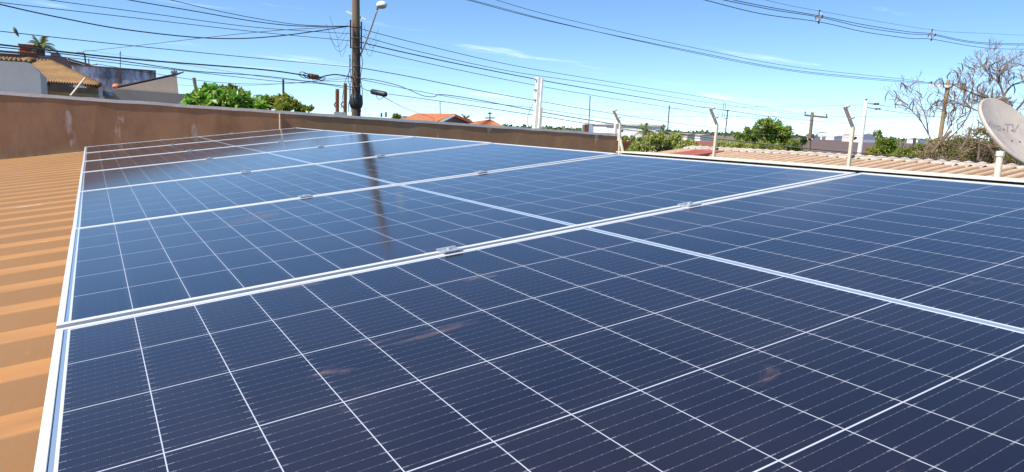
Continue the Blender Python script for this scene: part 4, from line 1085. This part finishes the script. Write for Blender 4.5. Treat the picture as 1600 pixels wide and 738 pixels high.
def tree(name, label, cat, spec, D, n, lsize, mat, rs, trunk_r=0.12, group=None, aspect=0.5, up=0.4, sub=5, shell=0.4, extra=None):
    cl = clumps_px(spec, D, rs=rs); rr = random.Random(rs + 1)
    fine = []
    for c, r in cl:                        # break every blob into smaller clumps for an uneven outline
        fine.append((c, tuple(q * 0.72 for q in r)))
        for _ in range(sub):
            d = np.array([rr.gauss(0, 1), rr.gauss(0, 1), rr.gauss(0, 1)]); d /= np.linalg.norm(d)
            s_ = rr.uniform(0.28, 0.5); fine.append((c + d * np.array(r) * rr.uniform(0.6, 0.95), tuple(q * s_ for q in r)))
    ctr = np.mean([c for c, _ in cl], axis=0); base = np.array([ctr[0], ctr[1], 0.0])
    e = thing(name, label, cat, base, group)
    mb = MB(); limbs(mb, base, cl, trunk_r, rs); mb.build('trunk', m_bark, e)
    leaves_mesh('crown', crown_points(fine, n, rs, shell), lsize, mat, e, rs, aspect, up)
    if extra: leaves_mesh('crown_second_leaves', crown_points(fine[::3], n // 5, rs + 9, 0.7), lsize, extra, e, rs + 9, aspect, up)  # leaves of a second colour scattered over some clumps
    return e
TG = 'trees and bushes beyond the walls'
tree('broadleaf_tree', 'bright green broad leaved tree rising over the parapet left of centre', 'tree', [(312, 158, 16), (330, 148, 17), (322, 144, 8), (350, 157, 15), (372, 158, 15), (390, 162, 12), (300, 164, 9), (345, 170, 22), (405, 166, 8)], 17, 1500, 0.20, m_lf_bright, 21, 0.1, TG, aspect=0.55, extra=m_lf_lime)
tree('olive_tree', 'olive brown rounded tree crown just behind the bright green tree', 'tree', [(348, 143, 10), (362, 141, 12), (376, 146, 10), (366, 156, 14)], 30, 2200, 0.17, m_lf_olive, 22, 0.12, TG)
tree('yellowing_tree', 'yellow green tree behind the parapet below the thin grey pole', 'tree', [(418, 160, 12), (434, 158, 13), (450, 160, 12), (440, 168, 14), (408, 164, 9)], 27, 2200, 0.16, m_lf_mid, 23, 0.1, TG, extra=m_lf_yel)
tree('low_tree', 'low mid green tree tapering toward the rusty posts', 'tree', [(462, 165, 9), (474, 168, 7), (485, 170, 5), (468, 173, 9)], 27, 1300, 0.13, m_lf_mid, 24, 0.08, TG)
mb = MB(); mb.tube(smoothline([at_d(309, 150, 17.5), at_d(307, 142, 17.5), at_d(305, 134, 17.5), at_d(303, 122, 17.5)], 5), [0.045] * 0 or 0.04, 6)
tag(mb.build('bare_trunk', m_bark), 'bare dark stem sticking up at the left of the bright green tree', 'tree stem')
tree('far_shrub', 'tiny round green treetop just left of the far orange roof', 'tree', [(618, 182.5, 5), (623, 184, 4)], 60, 350, 0.22, m_lf_mid, 25, 0.1, TG)
tree('flowering_bush', 'light green leafy bush in front of the blue grey shed and palms', 'bush', [(992, 234, 13), (1012, 226, 15), (1030, 218, 13), (1050, 224, 15), (1070, 228, 13), (1083, 228, 9), (1040, 234, 16), (1018, 214, 8), (1058, 212, 7), (980, 240, 8), (1000, 243, 12)], 18.5, 5200, 0.085, m_lf_lime, 26, 0.06, TG, aspect=0.45, shell=0.3, extra=m_lf_mid)
tree('round_tree', 'large rounded green tree between the middle fence post and the wooden pole', 'tree', [(1190, 200, 15), (1212, 200, 18), (1225, 212, 17), (1172, 212, 15), (1158, 216, 9), (1200, 220, 20), (1236, 226, 12), (1180, 228, 16), (1218, 232, 18), (1152, 212, 6), (1246, 232, 7)], 45, 7500, 0.20, m_lf_mid, 27, 0.2, TG, extra=m_lf_bright)
tree('weed_row', 'pale green tall weeds along the far edge of the corrugated roof', 'weeds', [(1125, 228, 8), (1140, 229, 9), (1155, 228, 9), (1170, 229, 9), (1186, 229, 9), (1200, 231, 8), (1214, 233, 7)], 24, 2600, 0.13, m_lf_lime, 28, 0.02, TG, aspect=0.18, up=-1.5, extra=m_lf_yel)
tree('field_bush', 'small green bush on a short stem right of the concrete pole', 'bush', [(1377, 226, 11), (1390, 222, 10), (1396, 230, 7), (1372, 234, 9), (1388, 236, 9)], 30, 1500, 0.13, m_lf_mid, 29, 0.06, TG, extra=m_lf_bright)
tree('yellow_bush', 'small yellow leaved bush at the foot of the concrete pole', 'bush', [(1362, 236, 6), (1368, 240, 6), (1357, 241, 4)], 28, 600, 0.10, m_lf_yel, 30, 0.03, TG)
tree('papaya_plant', 'tufted young plant with light leaves standing above the small green bush', 'plant', [(1371, 209, 5), (1374, 214, 4)], 31, 160, 0.16, m_lf_mid, 31, 0.03, TG, aspect=0.3)
tree('far_dark_tree', 'dark far tree beside the distant wooden pole', 'tree', [(1257, 219, 4), (1253, 222, 4)], 110, 500, 0.35, m_lf_dark, 32, 0.2, TG)
tree('green_thicket', 'green leafy thicket at the left of the dead tree', 'bush', [(1410, 240, 11), (1428, 238, 12), (1443, 234, 12), (1424, 248, 12), (1398, 246, 9)], 24, 1800, 0.12, m_lf_mid, 33, 0.05, TG, aspect=0.3, extra=m_lf_lime)
tree('hedge', 'dark green hedge below the blue grey shed', 'hedge', [(976, 218, 6), (988, 219, 6), (1000, 219, 7), (1012, 220, 6)], 40, 1200, 0.16, m_lf_mid, 34, 0.05, TG)
# horizon woods: one mass
mb_pts = []
rsn = np.random.RandomState(4)
for x_ in np.arange(1060, 1660, 1.6):
    hz = 196.5 + 0.0335 * (x_ - 800) + 2.0
    for _ in range(3): mb_pts.append(at_d(x_ + rsn.uniform(-1, 1), hz + rsn.uniform(-0.6, 1.6) - 1.6 * max(0, math.sin(x_ * .11) + .4 * math.sin(x_ * .37)), rsn.uniform(640, 760)))
for x_ in np.arange(-200, 1060, 2.2):
    hz = 196.5 + 0.0335 * (x_ - 800) + 2.0
    for _ in range(4): mb_pts.append(at_d(x_ + rsn.uniform(-1, 1), hz + rsn.uniform(-1.0, 2.2), rsn.uniform(640, 760)))
e_far = bpy.data.objects.new('tmp', None)
ft = leaves_mesh('far_woods', mb_pts, 3.2, m_lf_dark, e_far, 5, 0.8, 0)
ft.parent = None; bpy.data.objects.remove(e_far)
tag(ft, kind='stuff')

def palm(label, cx, cy, D, L, n, rs, mat, trunk_r=0.12):
    rr = random.Random(rs); C_ = at_d(cx, cy, D); G = np.array([C_[0], C_[1], 0])
    e = thing('palm_tree', label, 'palm tree', G, 'palm trees')
    mb = MB(); mb.tube([G, G + (C_ - G) * .5, C_], [trunk_r * 1.2, trunk_r, trunk_r], 8); mb.build('trunk', m_bark, e)
    mb = MB()
    for k in range(n):
        az = 2 * math.pi * k / n + rr.uniform(-.25, .25); el = rr.uniform(0.15, 1.35)
        d = np.array([math.cos(az) * math.cos(el), math.sin(az) * math.cos(el), math.sin(el)]); P_ = C_.copy(); l = L * rr.uniform(.8, 1.1)
        pts = []
        for t in np.linspace(0, 1, 9): pts.append(C_ + d * l * t + np.array([0, 0, -1]) * l * 0.55 * t * t * (0.4 + math.cos(el)))
        mb.tube(pts, [0.02 * (1 - .8 * t) for t in np.linspace(0, 1, 9)], 4)
        for i in range(1, 9):
            a_, b_ = pts[i - 1], pts[i]; tdir = (b_ - a_) / np.linalg.norm(b_ - a_); s_ = np.cross(tdir, [0, 0, 1.0]); s_ /= np.linalg.norm(s_) + 1e-9
            for sub in (0.0, 0.5):
                q = a_ + (b_ - a_) * sub
                for sg in (-1, 1):
                    ln = l * 0.26 * (1 - abs(i / 9 - .45)); tp_ = q + (s_ * sg * .8 + tdir * .5 - np.array([0, 0, .45])) * ln; w_ = tdir * l * .022
                    mb.face([q - w_, q + w_, tp_])
    mb.build('fronds', mat, e); return e
palm('palm tree standing beside the orange brick box at far left', 63.5, 74, 33, 0.95, 22, 41, m_lf_palm, 0.16)
palm('small palm behind the dark grey gable', 727, 187, 58, 0.95, 16, 42, m_lf_dark)
palm('left one of two dark palms before the blue grey shed', 1008, 206, 34, 0.75, 18, 43, m_lf_mid)
palm('right one of two dark palms before the blue grey shed', 1037, 209, 36, 0.75, 18, 44, m_lf_dark)

# dead tree with hanging pods
def dead_tree(name, label, D, stems, rs, depth=5, pods=True, gl=1.0, podf=0.3, dens=0.8, sr0=0.036):
    rr = random.Random(rs)
    base = at_d(stems[0][0][0], stems[0][0][1], D); G = np.array([base[0], base[1], 0.0])
    e = thing(name, label, 'tree', G)
    mb = MB(); tw = MB(); pd = MB(); tips = []
    def grow(p, d, l, r, lev):
        pts = [p]; q = p.copy(); dd = d.copy()
        for k in range(4):
            dd = dd + np.array([rr.gauss(0, .11), rr.gauss(0, .11), rr.gauss(0.02, .08)]); dd /= np.linalg.norm(dd); q = q + dd * l / 4; pts.append(q)
        mb.tube(pts, [max(.0045, r * (1 - .12 * k)) for k in range(5)], 6 if lev < 2 else 4, m=0 if lev < 1 else 1, caps=False)
        if lev >= depth:
            tips.append((q, dd)); return
        for k in range(rr.choice((2, 2, 3))):
            a_ = np.array([rr.gauss(0, 1), rr.gauss(0, 1), rr.gauss(0, .7)]); nd2 = dd * 1.0 + a_ * 0.42 + np.array([0, 0, .08]); nd2 /= np.linalg.norm(nd2)
            grow(pts[rr.choice((2, 3, 4))] if k else q, nd2, l * rr.uniform(.6, .85), r * 0.58, lev + 1)
    for st in stems:
        pts = [at_d(x, y, D + z) for x, y, z in st]
        if st is stems[0]: mb.tube(smoothline([G, G * .3 + pts[0] * .7, pts[0]], 4), 0.09, 8)
        rr0 = [0.055 - 0.03 * i / (len(pts) - 1) for i in range(len(pts))]
        sp = smoothline(pts, 4); mb.tube(sp, [sr0 * (1 - 0.7 * i / (len(sp) - 1)) for i in range(len(sp))], 7)
        for i in range(2, len(sp)):
            if rr.random() < dens or i == len(sp) - 1:
                t = sp[i] - sp[i - 1]; t /= np.linalg.norm(t); a_ = np.array([rr.gauss(0, 1), rr.gauss(0, 1), rr.gauss(0, .6)])
                nd2 = t + a_ * .5; nd2 /= np.linalg.norm(nd2); grow(sp[i], nd2, rr.uniform(.40, .75) * gl, 0.010, 0 if rr.random() < .18 else (1 if rr.random() < .6 else 2))
    mb.build('branches', [m_bark, m_twig], e)
    if pods:
        rr.shuffle(tips)
        for (q, d) in tips[:min(60, int(len(tips) * podf))]:
            for _ in range(1):
                L = rr.uniform(.22, .42); bend = np.array([rr.gauss(0, .1), rr.gauss(0, .1), 0]); w = 0.016
                sv = np.array([rr.gauss(0, 1), rr.gauss(0, 1), 0]); sv /= np.linalg.norm(sv); pv = []
                for t in np.linspace(0, 1, 5): pv.append(q + np.array([0, 0, -L * t]) + bend * math.sin(t * 3.0) * 1.0 + bend * t)
                pd.tube(pv, [0.006, w, w * 1.1, w, 0.004], 4)
            pd.build('seed_pod', m_pod, e); pd = MB()
    return e
dead_tree('dead_tree', 'bare tree with hanging dry seed pods behind the dish', 22,
    [[(1568, 215, 0), (1568, 180, 0), (1568, 150, .2), (1560, 130, .2), (1545, 116, .4), (1538, 104, .4)],
     [(1568, 175, 0), (1552, 158, -.3), (1530, 150, -.5), (1505, 140, -.8)],
     [(1568, 150, .2), (1580, 135, .5), (1596, 128, .8), (1620, 120, 1.0)],
     [(1570, 190, 0), (1590, 170, -.4), (1605, 150, -.6), (1612, 128, -.6), (1618, 110, -.6)],
     [(1560, 130, .2), (1562, 116, 0), (1575, 108, 0)], [(1568, 190, 0), (1545, 178, .3), (1524, 172, .5), (1508, 160, .6)], [(1568, 200, 0), (1590, 192, .3), (1610, 184, .5)]], 51, 5, gl=0.62, podf=0.25, dens=0.95)
dead_tree('leafless_sapling', 'low leafless sapling leaning left of the white crossarm pole', 23,
    [[(1462, 232, 0), (1448, 205, 0), (1437, 186, 0), (1424, 172, .1), (1417, 163, .1)],
     [(1450, 210, 0), (1447, 185, .3), (1440, 165, .3), (1436, 152, .3)],
     [(1462, 232, 0), (1480, 205, -.3), (1492, 180, -.3), (1497, 155, -.2)],
     [(1462, 236, 0), (1500, 200, .4), (1516, 172, .5), (1520, 150, .5)]], 52, 4, gl=0.62, podf=0.13, sr0=0.022)
# scrub of dry vines below it
def scrub():
    rr = random.Random(61); c0 = at_d(1510, 235, 19); e = thing('dry_scrub', 'tangled brown and green dry vines and scrub under the dead tree', 'scrub', (c0[0], c0[1], 0))
    spec = [(1460, 236, 15), (1478, 226, 17), (1500, 222, 18), (1522, 226, 18), (1545, 228, 18), (1568, 236, 16), (1590, 236, 18), (1612, 236, 18), (1490, 243, 18), (1520, 245, 18), (1550, 247, 18), (1580, 252, 18), (1606, 258, 18), (1440, 246, 10), (1530, 205, 12), (1555, 208, 12), (1585, 212, 14)]
    cl = clumps_px(spec, 20, rs=62)
    pts = crown_points(cl, 4200, 63, 0.25); rsn = np.random.RandomState(64); pk = rsn.permutation(len(pts)); h_ = len(pts)
    leaves_mesh('dry_leaves', pts[pk[:int(h_ * .6)]], 0.10, m_lf_dry, e, 65, 0.35, -0.3)
    leaves_mesh('green_leaves', pts[pk[int(h_ * .6):]], 0.10, m_lf_mid, e, 66, 0.4)
    tw = MB()
    for _ in range(330):
        c, r = rr.choice(cl); p = c + np.array([rr.gauss(0, .55) * r[0], rr.gauss(0, .5) * r[1], rr.uniform(-.9, .5) * r[2]]); d = np.array([rr.gauss(0, .7), rr.gauss(0, .7), rr.uniform(.1, 1.2)]); d /= np.linalg.norm(d); l = rr.uniform(.25, .75)
        q = p + d * l * .5 + np.array([rr.gauss(0, .06), rr.gauss(0, .06), rr.gauss(0, .06)]); tw.tube([p, q, p + d * l + np.array([rr.gauss(0, .1), rr.gauss(0, .1), -.05])], rr.choice((.006, .008, .012)), 4, caps=False)
    tw.build('stems', m_twig, e)
    bk = MB()
    for P_ in ([(1455, 240), (1470, 222), (1486, 205)], [(1520, 222), (1540, 228), (1552, 240), (1556, 256)], [(1500, 236), (1512, 215), (1516, 200)], [(1528, 250), (1530, 232), (1529, 214)]):
        bk.tube(smoothline([at_d(x, y, 18.3) for x, y in P_], 5), 0.03, 6)
    bk.build('branches', m_bark, e)
scrub()

# flying bird
c = at_d(24.5, 49, 14)
bird = MB(); dv = np.array([0.25, 0, -0.95]); 
sd_ = CR
bird.tube([c + np.array([-.03, 0, .085]), c + np.array([-.022, 0, .06]), c + np.array([-.01, 0, .02]), c + np.array([.012, 0, -.03]), c + np.array([.03, 0, -.07]), c + np.array([.04, 0, -.10])], [0.006, 0.020, 0.034, 0.030, 0.018, 0.01], 8)
m_bird = weathered('olive_plumage', (0.16, 0.15, 0.05), 0.4, 30, 0.8, bump=0)
bo = bird.build('bird', m_bird, None, True)
tag(bo, 'small olive bird in flight against the sky at far left', 'bird')
o_ = np.array(bo.location)
for sg in (-1, 1):
    wv = MB(); wv.local = True
    a_ = c - o_ + np.array([-.012, 0, .03]); b_ = c - o_ + np.array([.008, 0, -.02]); dirw = np.array([-.25 + .1 * sg, sg * .9, .1 * sg])
    for k in range(3):
        t0, t1 = k / 3, (k + 1) / 3; bend = lambda t: dirw * .11 * t + np.array([.05, 0, -.06]) * t * t
        wv.face([a_ + bend(t0), b_ + bend(t0) * 1.0 + np.array([.0, 0, -.03]) * t0, b_ + bend(t1) + np.array([.0, 0, -.03]) * t1, a_ + bend(t1)])
    wo = wv.build('wing', m_bird, bo)
